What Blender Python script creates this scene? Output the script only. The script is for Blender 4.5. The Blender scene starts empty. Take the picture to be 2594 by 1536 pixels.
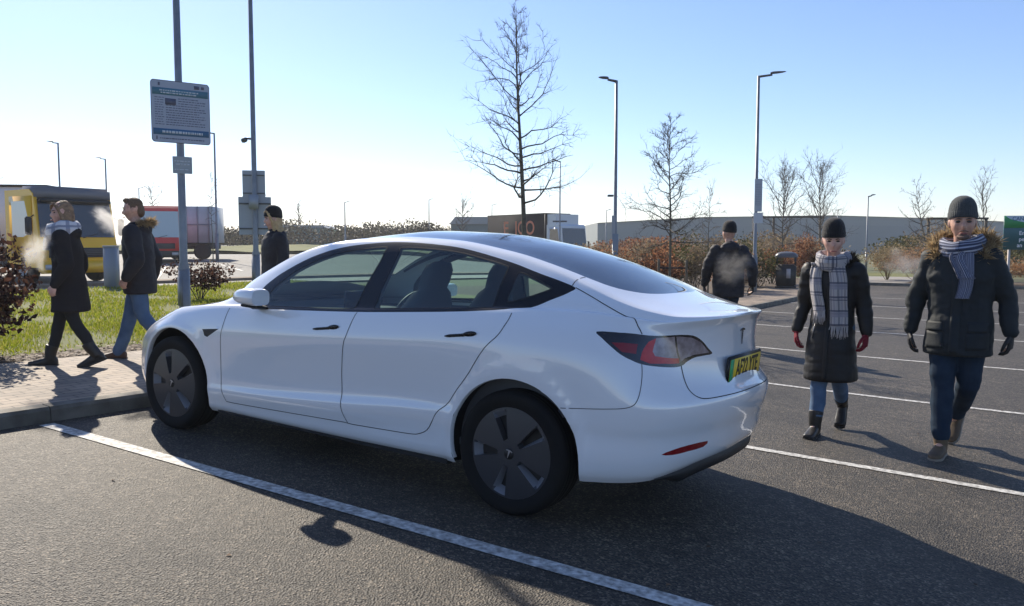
import bpy, bmesh, math, random
import numpy as np
from mathutils import Vector, Matrix, noise
from math import sin, cos, pi, radians
C = bpy.context.scene.collection
sc = bpy.context.scene

# ---------------------------------------------------------------- camera
# The bays are laid out on a plane (X along the car towards its tail, Y across, Z up) that falls 2.5 degrees to the right.
YAW, PIT, ROL = .568946, .0723053, .0443784
def _rot(ax, t):
    return np.array(Matrix.Rotation(t, 3, Vector(ax)))
_f = np.array([-sin(YAW)*cos(PIT), cos(YAW)*cos(PIT), -sin(PIT)]); _r = np.array([cos(YAW), sin(YAW), 0.]); _u = np.cross(_r, _f)
_r2, _u2 = _r*cos(ROL)+_u*sin(ROL), -_r*sin(ROL)+_u*cos(ROL)
AX = np.array([-sin(YAW), cos(YAW), 0.])
TILT = radians(2.536059925807442)
M3 = _rot(AX, TILT)
CR, CU, CF, CW = M3@_r2, M3@_u2, M3@_f, M3@np.array([5.1202, -4.4478, 1.4315])
cam = bpy.data.cameras.new('camera'); camo = bpy.data.objects.new('camera', cam); C.objects.link(camo)
cam.sensor_width = 36; cam.sensor_fit = 'HORIZONTAL'; cam.lens = 36*2060/2594; cam.clip_start = .05; cam.clip_end = 6000
camo.matrix_world = Matrix([[CR[0], CU[0], -CF[0], CW[0]], [CR[1], CU[1], -CF[1], CW[1]], [CR[2], CU[2], -CF[2], CW[2]], [0, 0, 0, 1]])
sc.camera = camo

# ---------------------------------------------------------------- sky, sun, exposure
SUN_AZ, SUN_EL = radians(152.5), radians(34.5)          # direction to the sun in the ground plane, from +X towards +Y
sd = Vector((cos(SUN_AZ)*cos(SUN_EL), sin(SUN_AZ)*cos(SUN_EL), sin(SUN_EL)))
w = bpy.data.worlds.new("World"); sc.world = w; w.use_nodes = True
nt = w.node_tree; nt.nodes.clear()
sky = nt.nodes.new('ShaderNodeTexSky'); sky.sky_type = 'NISHITA'; sky.sun_disc = False
sky.sun_elevation = SUN_EL; sky.sun_rotation = pi/2 - SUN_AZ
sky.air_density = 1.0; sky.dust_density = .2; sky.ozone_density = 5.; sky.altitude = 50
bg = nt.nodes.new('ShaderNodeBackground'); bg.inputs[1].default_value = .1085
wo = nt.nodes.new('ShaderNodeOutputWorld'); tint = nt.nodes.new('ShaderNodeMix'); tint.data_type = 'RGBA'; tint.blend_type = 'MULTIPLY'; tint.inputs[0].default_value = 1; tint.inputs[7].default_value = (1.05, .955, 1.0, 1)
nt.links.new(sky.outputs[0], tint.inputs[6]); nt.links.new(tint.outputs[2], bg.inputs[0]); nt.links.new(bg.outputs[0], wo.inputs[0])
sun = bpy.data.lights.new('sun', 'SUN'); sun.energy = 5.0; sun.angle = radians(.55); sun.color = (1, .90, .75)
so = bpy.data.objects.new('sun', sun); C.objects.link(so); so.rotation_euler = sd.to_track_quat('Z', 'Y').to_euler()
sc.view_settings.view_transform = 'Standard'; sc.view_settings.look = 'None'; sc.view_settings.gamma = 1
sc.view_settings.exposure = .62

# ---------------------------------------------------------------- ground height
_rh = np.array([cos(YAW), sin(YAW)]); _fh = np.array([-sin(YAW), cos(YAW)])
_SL = -math.tan(TILT); _lc = float(CW[:2]@_rh)
def sat(l):
    h, S = 4., np.where(l > 0, 3., 4.); h = np.where(l > 0, 3., 4.); a = np.abs(l)
    return np.sign(l)*np.where(a < h, a, h+S*(1-np.exp(-np.maximum(a-h, 0)/S)))
def sstep(a, b, x):
    t = np.clip((x-a)/(b-a), 0, 1); return t*t*(3-2*t)
def gz(x, y):
    """height of the made ground at x, y"""
    x, y = np.asarray(x, float), np.asarray(y, float)
    l = x*_rh[0]+y*_rh[1]-_lc; d = x*_fh[0]+y*_fh[1]-float(CW[:2]@_fh)
    left = sstep(0, 8, -(l+.02*np.maximum(d, 0)))
    return _SL*(_lc+sat(l)) + left*(.35*sstep(28, 60, d)+.55*sstep(62, 90, d))
def G(x, y, dz=0.):
    return Vector((x, y, float(gz(x, y))+dz))

# ---------------------------------------------------------------- helpers
def tag(o, label=None, cat=None, group=None, kind=None):
    if label: o['label'] = label
    if cat: o['category'] = cat
    if group: o['group'] = group
    if kind: o['kind'] = kind
    return o
def thing(name, label, cat, loc=(0, 0, 0), rotz=0, group=None):
    o = bpy.data.objects.new(name, None); C.objects.link(o); o.empty_display_size = .2
    o.location = loc; o.rotation_euler = (0, 0, rotz)
    return tag(o, label, cat, group)
def copy_tree(o, parent=None):
    c = o.copy(); C.objects.link(c)
    if parent is not None: c.parent = parent; c.matrix_parent_inverse = o.matrix_parent_inverse.copy()
    for ch in list(o.children): copy_tree(ch, c)
    return c
class MB:
    """collects faces, becomes one mesh object"""
    def __init__(s): s.v = []; s.f = []; s.m = []
    def add(s, vs, fs, m=0):
        n = len(s.v); s.v += [tuple(v) for v in vs]; s.f += [tuple(i+n for i in f) for f in fs]; s.m += [m]*len(fs); return s
    def box(s, x0, x1, y0, y1, z0, z1, m=0, T=None):
        vs = [Vector((x, y, z)) for z in (z0, z1) for y in (y0, y1) for x in (x0, x1)]
        if T is not None: vs = [T@v for v in vs]
        return s.add(vs, [(0, 2, 3, 1), (4, 5, 7, 6), (0, 1, 5, 4), (2, 6, 7, 3), (0, 4, 6, 2), (1, 3, 7, 5)], m)
    def bbox(s, x0, x1, y0, y1, z0, z1, b=.02, m=0, T=None):
        """box with chamfered edges"""
        vs = []; X, Y, Z = (x0, x1), (y0, y1), (z0, z1)
        bm = bmesh.new(); bmesh.ops.create_cube(bm, size=1)
        for v in bm.verts: v.co = Vector((X[v.co.x > 0], Y[v.co.y > 0], Z[v.co.z > 0]))
        bmesh.ops.bevel(bm, geom=bm.edges[:], offset=b, segments=2, affect='EDGES')
        if T is not None: bmesh.ops.transform(bm, matrix=T, verts=bm.verts)
        return s.bm(bm, m)
    def bm(s, bm, m=0):
        bm.verts.index_update(); s.add([v.co.copy() for v in bm.verts], [[v.index for v in f.verts] for f in bm.faces], m); bm.free(); return s
    def tube(s, P, R, n=8, m=0, cap=True, ab=(1, 1), up=None):
        P = [Vector(p) for p in P]; k = len(P); R = [R]*k if not hasattr(R, '__len__') else R
        t0 = (P[1]-P[0]).normalized(); a = Vector(up) if up else (Vector((1, 0, 0)) if abs(t0.x) < .8 else Vector((0, 1, 0)))
        vs = []; 
        for i in range(k):
            t = (P[min(i+1, k-1)]-P[max(i-1, 0)]).normalized(); a = (a-t*a.dot(t)).normalized(); b = t.cross(a)
            r = R[i]; ra, rb = (r if hasattr(r, '__len__') else (r*ab[0], r*ab[1]))
            vs += [P[i]+a*(cos(2*pi*j/n)*ra)+b*(sin(2*pi*j/n)*rb) for j in range(n)]
        fs = [(i*n+j, i*n+(j+1) % n, (i+1)*n+(j+1) % n, (i+1)*n+j) for i in range(k-1) for j in range(n)]
        if cap: fs += [tuple(range(n-1, -1, -1)), tuple((k-1)*n+j for j in range(n))]
        return s.add(vs, fs, m)
    def lathe(s, prof, n=32, m=0, T=None, close=False):
        """prof (r, z) about Z"""
        vs = [Vector((r*cos(2*pi*j/n), r*sin(2*pi*j/n), z)) for r, z in prof for j in range(n)]
        if T is not None: vs = [T@v for v in vs]
        k = len(prof); fs = [(i*n+j, i*n+(j+1) % n, (i+1)*n+(j+1) % n, (i+1)*n+j) for i in range(k-1) for j in range(n)]
        return s.add(vs, fs, m)
    def grid(s, A, m=0, flip=False):
        A = np.asarray(A); a, b = A.shape[:2]
        fs = [(i*b+j, i*b+j+1, (i+1)*b+j+1, (i+1)*b+j) for i in range(a-1) for j in range(b-1)]
        if flip: fs = [f[::-1] for f in fs]
        return s.add(A.reshape(-1, 3), fs, m)
    def poly(s, P, m=0): return s.add(P, [tuple(range(len(P)))], m)
    def prism(s, P2, y0, y1, m=0, T=None):
        """polygon P2 (x, z) extruded from y0 to y1"""
        n = len(P2); vs = [Vector((x, y0, z)) for x, z in P2]+[Vector((x, y1, z)) for x, z in P2]
        if T is not None: vs = [T@v for v in vs]
        return s.add(vs, [tuple(range(n)), tuple(range(2*n-1, n-1, -1))]+[((i+1) % n, i, n+i, n+(i+1) % n) for i in range(n)], m)
    def mesh(s, name, mats, smooth=True):
        me = bpy.data.meshes.new(name); me.from_pydata(s.v, [], s.f)
        for mt in (mats if isinstance(mats, (list, tuple)) else [mats]): me.materials.append(mt)
        if any(s.m): me.polygons.foreach_set('material_index', s.m)
        if smooth is True: me.polygons.foreach_set('use_smooth', [True]*len(s.f))
        me.update(); return me
    def obj(s, name, mats, parent=None, smooth=True, angle=None, recalc=False):
        me = s.mesh(name, mats, smooth)
        if recalc:
            b = bmesh.new(); b.from_mesh(me); bmesh.ops.recalc_face_normals(b, faces=b.faces); b.to_mesh(me); b.free()
        if angle: me.set_sharp_from_angle(angle=radians(angle))
        o = bpy.data.objects.new(name, me); C.objects.link(o)
        if parent is not None: o.parent = parent
        return o
def smoothpoly(P, n=6, closed=False, w=None):
    """Catmull-Rom through points"""
    P = np.array(P, float); k = len(P); out = []
    for i in range(k if closed else k-1):
        p = [P[(i+d) % k] if closed else P[min(max(i+d, 0), k-1)] for d in (-1, 0, 1, 2)]
        for t in np.arange(n)/n:
            out.append(.5*((2*p[1])+(-p[0]+p[2])*t+(2*p[0]-5*p[1]+4*p[2]-p[3])*t*t+(-p[0]+3*p[1]-3*p[2]+p[3])*t**3))
    if not closed: out.append(P[-1])
    return np.array(out)
def text_mesh(name, body, size, m, parent, T, bold=0., sx=1., depth=.001, align='CENTER'):
    cu = bpy.data.curves.new(name, 'FONT'); cu.body = body; cu.size = size; cu.align_x = align; cu.align_y = 'CENTER'; cu.offset = bold; cu.extrude = depth
    o = bpy.data.objects.new(name, cu); C.objects.link(o); bpy.context.view_layer.update()
    me = bpy.data.meshes.new_from_object(o.evaluated_get(bpy.context.evaluated_depsgraph_get())); bpy.data.objects.remove(o)
    me.transform(T@Matrix.Diagonal((sx, 1, 1, 1))); me.materials.clear(); me.materials.append(m)
    r = bpy.data.objects.new(name, me); C.objects.link(r); r.parent = parent; return r

# ---------------------------------------------------------------- materials
def mat(name, col, rough=.5, metal=0., spec=.5, coat=0., coat_rough=.03, var=None, scale=8., bump=0., bscale=60., detail=4., sheen=0., island=None, emit=None, trans=0., sss=0., coords='Object'):
    """principled material; var = second colour mixed in by noise, island = list of colours picked per loose piece"""
    m = bpy.data.materials.new(name); m.use_nodes = True; t = m.node_tree; b = t.nodes['Principled BSDF']
    def rgb(c): return (*c, 1) if len(c) == 3 else c
    b.inputs['Base Color'].default_value = rgb(col); b.inputs['Roughness'].default_value = rough; b.inputs['Metallic'].default_value = metal
    b.inputs['Specular IOR Level'].default_value = spec; b.inputs['Coat Weight'].default_value = coat; b.inputs['Coat Roughness'].default_value = coat_rough
    b.inputs['Sheen Weight'].default_value = sheen; b.inputs['Transmission Weight'].default_value = trans; b.inputs['Subsurface Weight'].default_value = sss
    if sss: b.inputs['Subsurface Radius'].default_value = (.01, .004, .002)
    tc = t.nodes.new('ShaderNodeTexCoord'); src = None
    if island:
        g = t.nodes.new('ShaderNodeNewGeometry'); r = t.nodes.new('ShaderNodeValToRGB'); r.color_ramp.interpolation = 'LINEAR'
        e = r.color_ramp.elements
        while len(e) < len(island): e.new(.5)
        for i, c in enumerate(island): e[i].position = i/(len(island)-1); e[i].color = rgb(c)
        t.links.new(g.outputs['Random Per Island'], r.inputs[0]); src = r.outputs[0]
    if var is not None:
        n = t.nodes.new('ShaderNodeTexNoise'); n.inputs['Scale'].default_value = scale; n.inputs['Detail'].default_value = detail
        t.links.new(tc.outputs[coords], n.inputs['Vector'])
        r = t.nodes.new('ShaderNodeMapRange'); r.inputs[1].default_value = .35; r.inputs[2].default_value = .65; t.links.new(n.outputs[0], r.inputs[0])
        x = t.nodes.new('ShaderNodeMix'); x.data_type = 'RGBA'; x.inputs[6].default_value = rgb(col); x.inputs[7].default_value = rgb(var)
        if src: t.links.new(src, x.inputs[6])
        t.links.new(r.outputs[0], x.inputs[0]); src = x.outputs[2]
    if src: t.links.new(src, b.inputs['Base Color'])
    if bump:
        n = t.nodes.new('ShaderNodeTexNoise'); n.inputs['Scale'].default_value = bscale; n.inputs['Detail'].default_value = 3; t.links.new(tc.outputs[coords], n.inputs['Vector'])
        bp = t.nodes.new('ShaderNodeBump'); bp.inputs['Strength'].default_value = bump; bp.inputs['Distance'].default_value = .01; t.links.new(n.outputs[0], bp.inputs['Height']); t.links.new(bp.outputs[0], b.inputs['Normal'])
    if emit: b.inputs['Emission Color'].default_value = rgb(emit[0]); b.inputs['Emission Strength'].default_value = emit[1]
    return m
def glass_mat(name, tint, refl=1.0, rough=.0, ior=1.52):
    m = bpy.data.materials.new(name); m.use_nodes = True; t = m.node_tree; t.nodes.clear()
    tr = t.nodes.new('ShaderNodeBsdfTransparent'); tr.inputs[0].default_value = (*tint, 1)
    gl = t.nodes.new('ShaderNodeBsdfGlossy'); gl.inputs[0].default_value = (refl, refl, refl, 1); gl.inputs['Roughness'].default_value = rough
    lw = t.nodes.new('ShaderNodeLayerWeight'); lw.inputs[0].default_value = .5
    pw = t.nodes.new('ShaderNodeMath'); pw.operation = 'POWER'; pw.inputs[1].default_value = 5; t.links.new(lw.outputs['Facing'], pw.inputs[0])
    f0 = ((ior-1)/(ior+1))**2*1.6
    ad = t.nodes.new('ShaderNodeMix'); ad.data_type = 'FLOAT'; ad.inputs[2].default_value = f0; ad.inputs[3].default_value = 1; t.links.new(pw.outputs[0], ad.inputs[0])
    mx = t.nodes.new('ShaderNodeMixShader'); t.links.new(ad.outputs[0], mx.inputs[0]); t.links.new(tr.outputs[0], mx.inputs[1]); t.links.new(gl.outputs[0], mx.inputs[2])
    o = t.nodes.new('ShaderNodeOutputMaterial'); t.links.new(mx.outputs[0], o.inputs[0]); return m
def spl(xk,yk):
    xk=np.array(xk,float); yk=np.array(yk,float); n=len(xk); h=np.diff(xk); A=np.zeros((n,n)); b=np.zeros(n)
    A[0,0]=A[-1,-1]=1
    for i in range(1,n-1):
        A[i,i-1]=h[i-1]; A[i,i]=2*(h[i-1]+h[i]); A[i,i+1]=h[i]; b[i]=6*((yk[i+1]-yk[i])/h[i]-(yk[i]-yk[i-1])/h[i-1])
    m=np.linalg.solve(A,b)
    def f(x):
        x=np.clip(np.asarray(x,float),xk[0],xk[-1]); i=np.clip(np.searchsorted(xk,x)-1,0,n-2); d=h[i]; a=(xk[i+1]-x)/d; c=(x-xk[i])/d
        return a*yk[i]+c*yk[i+1]+((a**3-a)*m[i]+(c**3-c)*m[i+1])*d*d/6
    return f
def pch(xk,yk):
    xk=np.array(xk,float); yk=np.array(yk,float); h=np.diff(xk); s=np.diff(yk)/h; m=np.zeros(len(xk))
    for i in range(1,len(xk)-1):
        if s[i-1]*s[i]>0:
            w1=2*h[i]+h[i-1]; w2=h[i]+2*h[i-1]; m[i]=(w1+w2)/(w1/s[i-1]+w2/s[i])
    m[0],m[-1]=s[0],s[-1]
    def f(x):
        x=np.clip(np.asarray(x,float),xk[0],xk[-1]); i=np.clip(np.searchsorted(xk,x)-1,0,len(h)-1); t=(x-xk[i])/h[i]
        return (2*t**3-3*t*t+1)*yk[i]+(t**3-2*t*t+t)*h[i]*m[i]+(-2*t**3+3*t*t)*yk[i+1]+(t**3-t*t)*h[i]*m[i+1]
    return f
# plan of the widest line, half car, nose centre to tail centre
PLAN=[(-.84,0),(-.835,.2),(-.80,.42),(-.72,.62),(-.58,.775),(-.38,.865),(-.1,.905),(.3,.918),(.9,.921),(1.6,.9245),(2.3,.9245),(2.85,.924),(3.15,.908),(3.4,.868),(3.58,.79),(3.70,.68),(3.78,.52),(3.83,.33),(3.85,.15),(3.853,0)]
NU,SUB=150,4
def resample(P,n):
    P=np.array(P,float); t=np.r_[0,np.cumsum(np.linalg.norm(np.diff(P,axis=0),axis=1))]
    fx,fy=spl(t,P[:,0]),spl(t,P[:,1]); tt=np.linspace(0,t[-1],4000); Q=np.c_[fx(tt),fy(tt)]
    L=np.r_[0,np.cumsum(np.linalg.norm(np.diff(Q,axis=0),axis=1))]; s=np.linspace(0,L[-1],n)
    return np.c_[np.interp(s,L,Q[:,0]),np.interp(s,L,Q[:,1])]
# lower rings: z knots, inset knots, front X, rear X at the centre line
LV=[
 ([(-.84,.2),(0,.19),(.5,.192),(2.45,.21),(3,.245),(3.45,.265),(3.62,.285),(3.74,.33),(3.82,.365),(3.853,.37)],[(-.84,.07),(.5,.075),(2.5,.075),(3.3,.05),(3.853,.05)],-.74,3.79),
 ([(-.84,.25),(0,.23),(.5,.225),(2.45,.248),(3,.29),(3.45,.305),(3.62,.32),(3.74,.36),(3.853,.395)],[(-.84,.04),(.5,.045),(2.5,.045),(3.3,.022),(3.853,.02)],-.79,3.815),
 ([(-.84,.31),(0,.29),(.5,.275),(1.0,.285),(1.7,.31),(2.27,.345),(3,.37),(3.5,.385),(3.853,.43)],[(-.84,.025),(.5,.03),(2.3,.03),(3.0,.02),(3.4,.006),(3.853,.0)],-.82,3.835),
 ([(-.84,.36),(.3,.345),(.8,.365),(1.7,.43),(2.2,.475),(3,.5),(3.5,.5),(3.853,.53)],[(-.84,.02),(.3,.014),(.8,.008),(2.2,.007),(2.7,.014),(3.4,.012),(3.853,.008)],-.84,3.853),
 ([(-.84,.41),(.3,.40),(.8,.415),(1.7,.485),(2.2,.53),(3,.56),(3.5,.56),(3.853,.61)],[(-.84,.016),(.3,.016),(.8,.02),(1.7,.026),(2.2,.022),(2.8,.012),(3.4,.008),(3.853,.0)],-.84,3.875),
 ([(-.84,.47),(0,.52),(.8,.57),(1.7,.63),(2.2,.66),(3,.69),(3.5,.68),(3.75,.69),(3.853,.70)],[(-.84,.016),(.3,.012),(.8,.015),(1.7,.018),(2.2,.015),(2.9,.006),(3.4,.006),(3.853,.0)],-.835,3.88),
 ([(-.84,.54),(-.4,.64),(0,.71),(.636,.758),(1.2,.79),(1.75,.828),(2.3,.868),(2.8,.90),(3.2,.905),(3.45,.88),(3.6,.83),(3.75,.775),(3.853,.76)],[(-.84,.02),(0,.004),(.6,.001),(2.3,.0),(2.9,.006),(3.2,.012),(3.45,.03),(3.6,.06),(3.72,.07),(3.853,.02)],-.80,3.83),
 ([(-.84,.59),(-.4,.715),(0,.79),(.636,.845),(1.2,.875),(1.75,.912),(2.3,.955),(2.8,.995),(3.2,1.0),(3.45,.975),(3.6,.94),(3.75,.915),(3.853,.91)],[(-.84,.06),(0,.02),(.6,.016),(1.75,.016),(2.3,.016),(2.8,.03),(3.2,.045),(3.45,.06),(3.65,.075),(3.853,.02)],-.74,3.79),
 ([(-.84,.63),(-.4,.765),(0,.845),(.5,.905),(.9,.93),(1.75,.978),(2.3,1.02),(2.8,1.06),(3.2,1.07),(3.45,1.05),(3.6,1.03),(3.75,1.045),(3.853,1.06)],[(-.84,.10),(-.3,.075),(0,.05),(.6,.042),(1.75,.038),(2.3,.042),(2.8,.065),(3.2,.095),(3.45,.105),(3.6,.105),(3.7,.09),(3.853,.02)],-.66,3.797),
 ([(-.84,.655),(-.4,.80),(0,.875),(.5,.93),(.9,.953),(1.75,1.003),(2.3,1.05),(2.8,1.09),(3.2,1.105),(3.45,1.092),(3.6,1.08),(3.75,1.09),(3.853,1.105)],[(-.84,.14),(-.3,.12),(0,.085),(.6,.062),(1.75,.056),(2.3,.062),(2.8,.09),(3.2,.125),(3.45,.135),(3.6,.12),(3.7,.09),(3.853,.02)],-.58,3.822),
]
ZC=[(-.58,.67),(-.4,.81),(-.2,.868),(0,.905),(.2,.945),(.34,.985),(.5,1.085),(.7,1.20),(.9,1.30),(1.2,1.408),(1.5,1.468),(1.85,1.502),(2.2,1.498),(2.6,1.452),(2.95,1.37),(3.25,1.26),(3.42,1.195),(3.6,1.152),(3.75,1.124),(3.845,1.118)]
ZT=[(-.58,.665),(-.4,.81),(0,.892),(.3,.945),(.42,.99),(.55,1.07),(.75,1.175),(.95,1.27),(1.2,1.35),(1.5,1.395),(1.85,1.413),(2.2,1.405),(2.6,1.36),(2.9,1.30),(3.15,1.23),(3.35,1.163),(3.5,1.125),(3.65,1.105),(3.845,1.11)]
YT=[(-.58,.75),(0,.74),(.35,.80),(.6,.82),(.9,.795),(1.2,.76),(1.75,.725),(2.3,.725),(2.7,.76),(3.0,.82),(3.3,.90),(3.5,.94),(3.845,.95)] # as share of belt half-width
_pl=resample(PLAN,NU)
def _levels():
    Xr,yr=_pl[:,0],_pl[:,1]; out=[]
    for z,d,xf,xr in LV:
        zk=spl(*zip(*z)) if True else None; dk=pch(*zip(*d))
        X=np.where(Xr<0,Xr*(xf/-.84),np.where(Xr>3,3+(Xr-3)*(xr-3)/.853,Xr)); y=yr*(1-dk(Xr)/.92)
        out.append(np.c_[X,y,pch(*zip(*z))(Xr)])
    B=out[-1]; X=B[:,0]; zc=pch(*zip(*ZC))(X); zt=np.minimum(pch(*zip(*ZT))(X),zc); yt=B[:,1]*pch(*zip(*YT))(X)
    zc=np.maximum(zc,B[:,2]); zt=np.maximum(zt,B[:,2]+.004*(B[:,1]/.9)); gh=np.clip((zt-B[:,2])/.25,0,1)
    w=B[:,1]/.92
    out.append(np.c_[X,B[:,1]-.016*w,B[:,2]+.010*w*np.maximum(gh,.3)])
    for s in (.33,.66,.92):
        out.append(np.c_[X,B[:,1]-.016*w+(yt-B[:,1]+.016*w)*s+.05*gh*s*(1-s),B[:,2]+(zt-B[:,2])*s+.010*w*gh*(1-s)])
    out.append(np.c_[X,yt-.03*gh,zt+.02*gh])
    for f in (.80,.55,.28,0):
        zz=zt+.012*gh; out.append(np.c_[X,yt*f,zc-(zc-zz)*f**2.1])
    return np.array(out)   # (levels,NU,3)
def grid():
    L=_levels(); n=len(L); G=[]
    # Hermite across levels with chord tangents, mirrored at the centre line
    ext=np.concatenate([2*L[:1]-L[1:2],L,L[-2:-1]*np.array([1,-1,1])])
    ch=np.linalg.norm(np.diff(ext,axis=0),axis=2)**.6+1e-5
    for j in range(n-1):
        p0,p1,p2,p3=ext[j],ext[j+1],ext[j+2],ext[j+3]; a,b,c=ch[j][:,None],ch[j+1][:,None],ch[j+2][:,None]
        m1=((p1-p0)/a-(p2-p0)/(a+b)+(p2-p1)/b)*b; m2=((p2-p1)/b-(p3-p1)/(b+c)+(p3-p2)/c)*b
        for t in np.arange(SUB)/SUB:
            G.append((2*t**3-3*t*t+1)*p1+(t**3-2*t*t+t)*m1+(-2*t**3+3*t*t)*p2+(t**3-t*t)*m2)
    G.append(L[-1]); G=np.array(G)
    # flared lips round the wheel openings
    for hx,R,zc in ((.02,.395,.335),(2.885,.395,.345)):
        r=np.hypot(G[...,0]-hx,G[...,2]-zc); m=(np.abs(G[...,1])>.6)
        G[...,1]+=m*.012*np.exp(-((r-R-.02)/.035)**2)
    return G   # (NV,NU,3)
GRID=grid()
NVR=len(GRID)
# ---------------------------------------------------------------- the car: one surface cut into panels
NVR = len(GRID)
def _nrm(Gd):
    du = np.gradient(Gd, axis=1); dv = np.gradient(Gd, axis=0); n = np.cross(dv, du)   # outward for the y>0 half
    l = np.linalg.norm(n, axis=2, keepdims=True); return n/np.maximum(l, 1e-9)
NG = _nrm(GRID)
def SS(u, v, A=GRID):
    u = np.clip(np.asarray(u, float), 0, NU-1.0001); v = np.clip(np.asarray(v, float), 0, NVR-1.0001)
    i = u.astype(int); j = v.astype(int); a = (u-i)[..., None]; b = (v-j)[..., None]
    return A[j, i]*(1-a)*(1-b)+A[j, i+1]*a*(1-b)+A[j+1, i]*(1-a)*b+A[j+1, i+1]*a*b
def inpoly(p, P):
    x, y = p[:, 0], p[:, 1]; r = np.zeros(len(p), bool); n = len(P)
    for i in range(n):
        x0, y0 = P[i]; x1, y1 = P[(i+1) % n]
        if y0 == y1: continue
        c = ((y0 > y) != (y1 > y)) & (x < (x1-x0)*(y-y0)/(y1-y0)+x0); r ^= c
    return r
def arc_uv(hx, hz, R, a0, a1, n):
    """wheel opening: circle in side view traced on the surface"""
    out = []; side = (np.abs(GRID[..., 1]) > .6)[:36]
    X, Z = GRID[:36, :, 0], GRID[:36, :, 2]
    for a in np.linspace(a0, a1, n):
        x, z = hx+R*cos(a), hz+R*sin(a)
        d = np.where(side, (X-x)**2+(Z-z)**2, 9); j, i = np.unravel_index(np.argmin(d), d.shape); u, v = float(i), float(j)
        for _ in range(8):
            p = SS(u, v)
            du = (SS(u+.5, v)-SS(u-.5, v)); dv = (SS(u, v+.5)-SS(u, v-.5)); D = du[0]*dv[2]-dv[0]*du[2]
            if abs(D) < 1e-9: break
            ex, ez = x-p[0], z-p[2]; u = float(np.clip(u+(ex*dv[2]-dv[0]*ez)/D, 0, NU-1)); v = float(np.clip(v+(du[0]*ez-ex*du[2])/D, -1, 36))
        out.append((u, v))
    return out
WX, WR = (.0, 2.875), .334
ARCH = []
for hx in (.02, 2.885):
    a = arc_uv(hx, .34, .395, radians(-20), radians(200), 40); a = [q for q in a if q[1] > .4]; ARCH.append(np.array([(a[0][0], -1.)]+a+[(a[-1][0], -1.)]))
O = dict(
 dlo=smoothpoly([(57, 32.6), (56.3, 36), (56.1, 41), (56.9, 45.2), (58.6, 47.4), (61, 49), (65, 50.7), (71.8, 52.7), (79.2, 53.9), (86.6, 54.4), (93.8, 54.0), (99, 53.3), (104.2, 52.3), (109.2, 51.3), (113, 51.0), (114.9, 50.4), (114.4, 47.6), (113.2, 44.8), (111, 41.6), (108.6, 38.6), (106.1, 35.2), (101.8, 33.9), (97, 33.6), (90, 33.5), (81, 33.4), (71, 33.2), (62, 33.0)], 3, True),
 gf=smoothpoly([(60, 38.2), (59.3, 41), (59.5, 43.6), (61.2, 46), (63.6, 47.9), (67.1, 49.5), (70.7, 50.6), (74.3, 51.3), (77.9, 51.8), (80.8, 52.0), (81, 51), (80.9, 48.3), (80.2, 44.5), (79.5, 40.3), (79.2, 38.5), (78, 38), (71, 37.7), (64.5, 37.6)], 3, True),
 gr=smoothpoly([(84, 52.0), (83.9, 50.5), (83.7, 46.2), (83.3, 40.5), (83.6, 38.6), (85, 38.2), (90, 38.1), (98, 37.9), (102.5, 37.8), (103.8, 38.4), (104.1, 40.5), (104, 45), (103.9, 50), (103.2, 50.9), (99.4, 51.5), (94.1, 52.1), (88.8, 52.3)], 3, True),
 gq=smoothpoly([(106, 41.6), (105.9, 44.9), (105.8, 48.2), (106.1, 49.7), (107.5, 49.5), (111, 47.8), (111.6, 47), (110.6, 45.2), (108.8, 43.2)], 3, True),
 df=np.concatenate([smoothpoly([(51.2, 35), (51.2, 31.9), (50.8, 26.5), (50.3, 22.6), (50.2, 18), (50.5, 13), (51.4, 8.5)], 4), smoothpoly([(53, 8.4), (61.8, 8.4), (71.2, 8.35), (79, 8.2)], 2), smoothpoly([(79.7, 8.1), (78.8, 10.3), (78.5, 13), (78.3, 18.1), (78.5, 21), (79, 23.5), (79.5, 25.3), (80.6, 33.1), (80.8, 35)], 4)]),
 dr=np.concatenate([smoothpoly([(80.8, 35), (80.6, 33.1), (79.5, 25.3), (79, 23.5), (78.5, 21), (78.3, 18.1), (78.5, 13), (78.8, 10.3), (79.7, 8.1)], 4), smoothpoly([(80.5, 8.0), (85.9, 7.7), (91.6, 7.5), (93.6, 7.9), (95.5, 9.4), (97.7, 14), (100.3, 18.8), (102.9, 21.8), (106.1, 25.5), (107.2, 29), (107.5, 32), (107.4, 36)], 4)]),
 camera=np.array([(45.3, 24.7), (49.8, 25), (48.6, 24), (46.8, 23.2), (46, 23.4)]),
 tail=smoothpoly([(120.4, 29.3), (123.5, 30.2), (126.2, 30.9), (130.8, 31.2), (134.2, 30.9), (136.4, 30.0), (138, 28.9), (139, 28.1), (136.9, 27.9), (134.9, 27.7), (133.3, 27.1), (132.1, 26.4), (129.6, 25.7), (126.6, 24.9), (125.2, 24.9), (123.8, 25.4), (122.4, 26.8), (121.3, 28)], 3, True),
 tred=np.array([(122.6, 27.5), (126.0, 28.6), (125.8, 26.5), (124.0, 26.0)]),
 tc=np.array([(126.2, 25.6), (126.6, 27.3), (127.3, 29.6), (128.2, 30.6), (128.2, 29.8), (128, 27.8), (128.3, 27.1), (131.9, 27.5), (131.9, 26.8), (129.4, 26.2), (127.4, 25.5)]),
 tclear=np.array([(128.2, 30.6), (130.9, 30.9), (131.8, 27.5), (128.3, 27.1), (128, 27.8), (128.2, 29.8)]),
 tlid=np.array([(131.2, 30.9), (134, 30.6), (136.2, 29.8), (138.3, 28.3), (134.9, 28.1), (133, 27.6), (132.2, 27.0), (132.0, 27.8)]),
 refl=smoothpoly([(129.6, 9.2), (131.2, 9.9), (133.4, 10.3), (137.1, 10.3), (136.4, 9.3), (133.6, 9.1), (131.3, 8.9)], 2, True),
)
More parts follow.
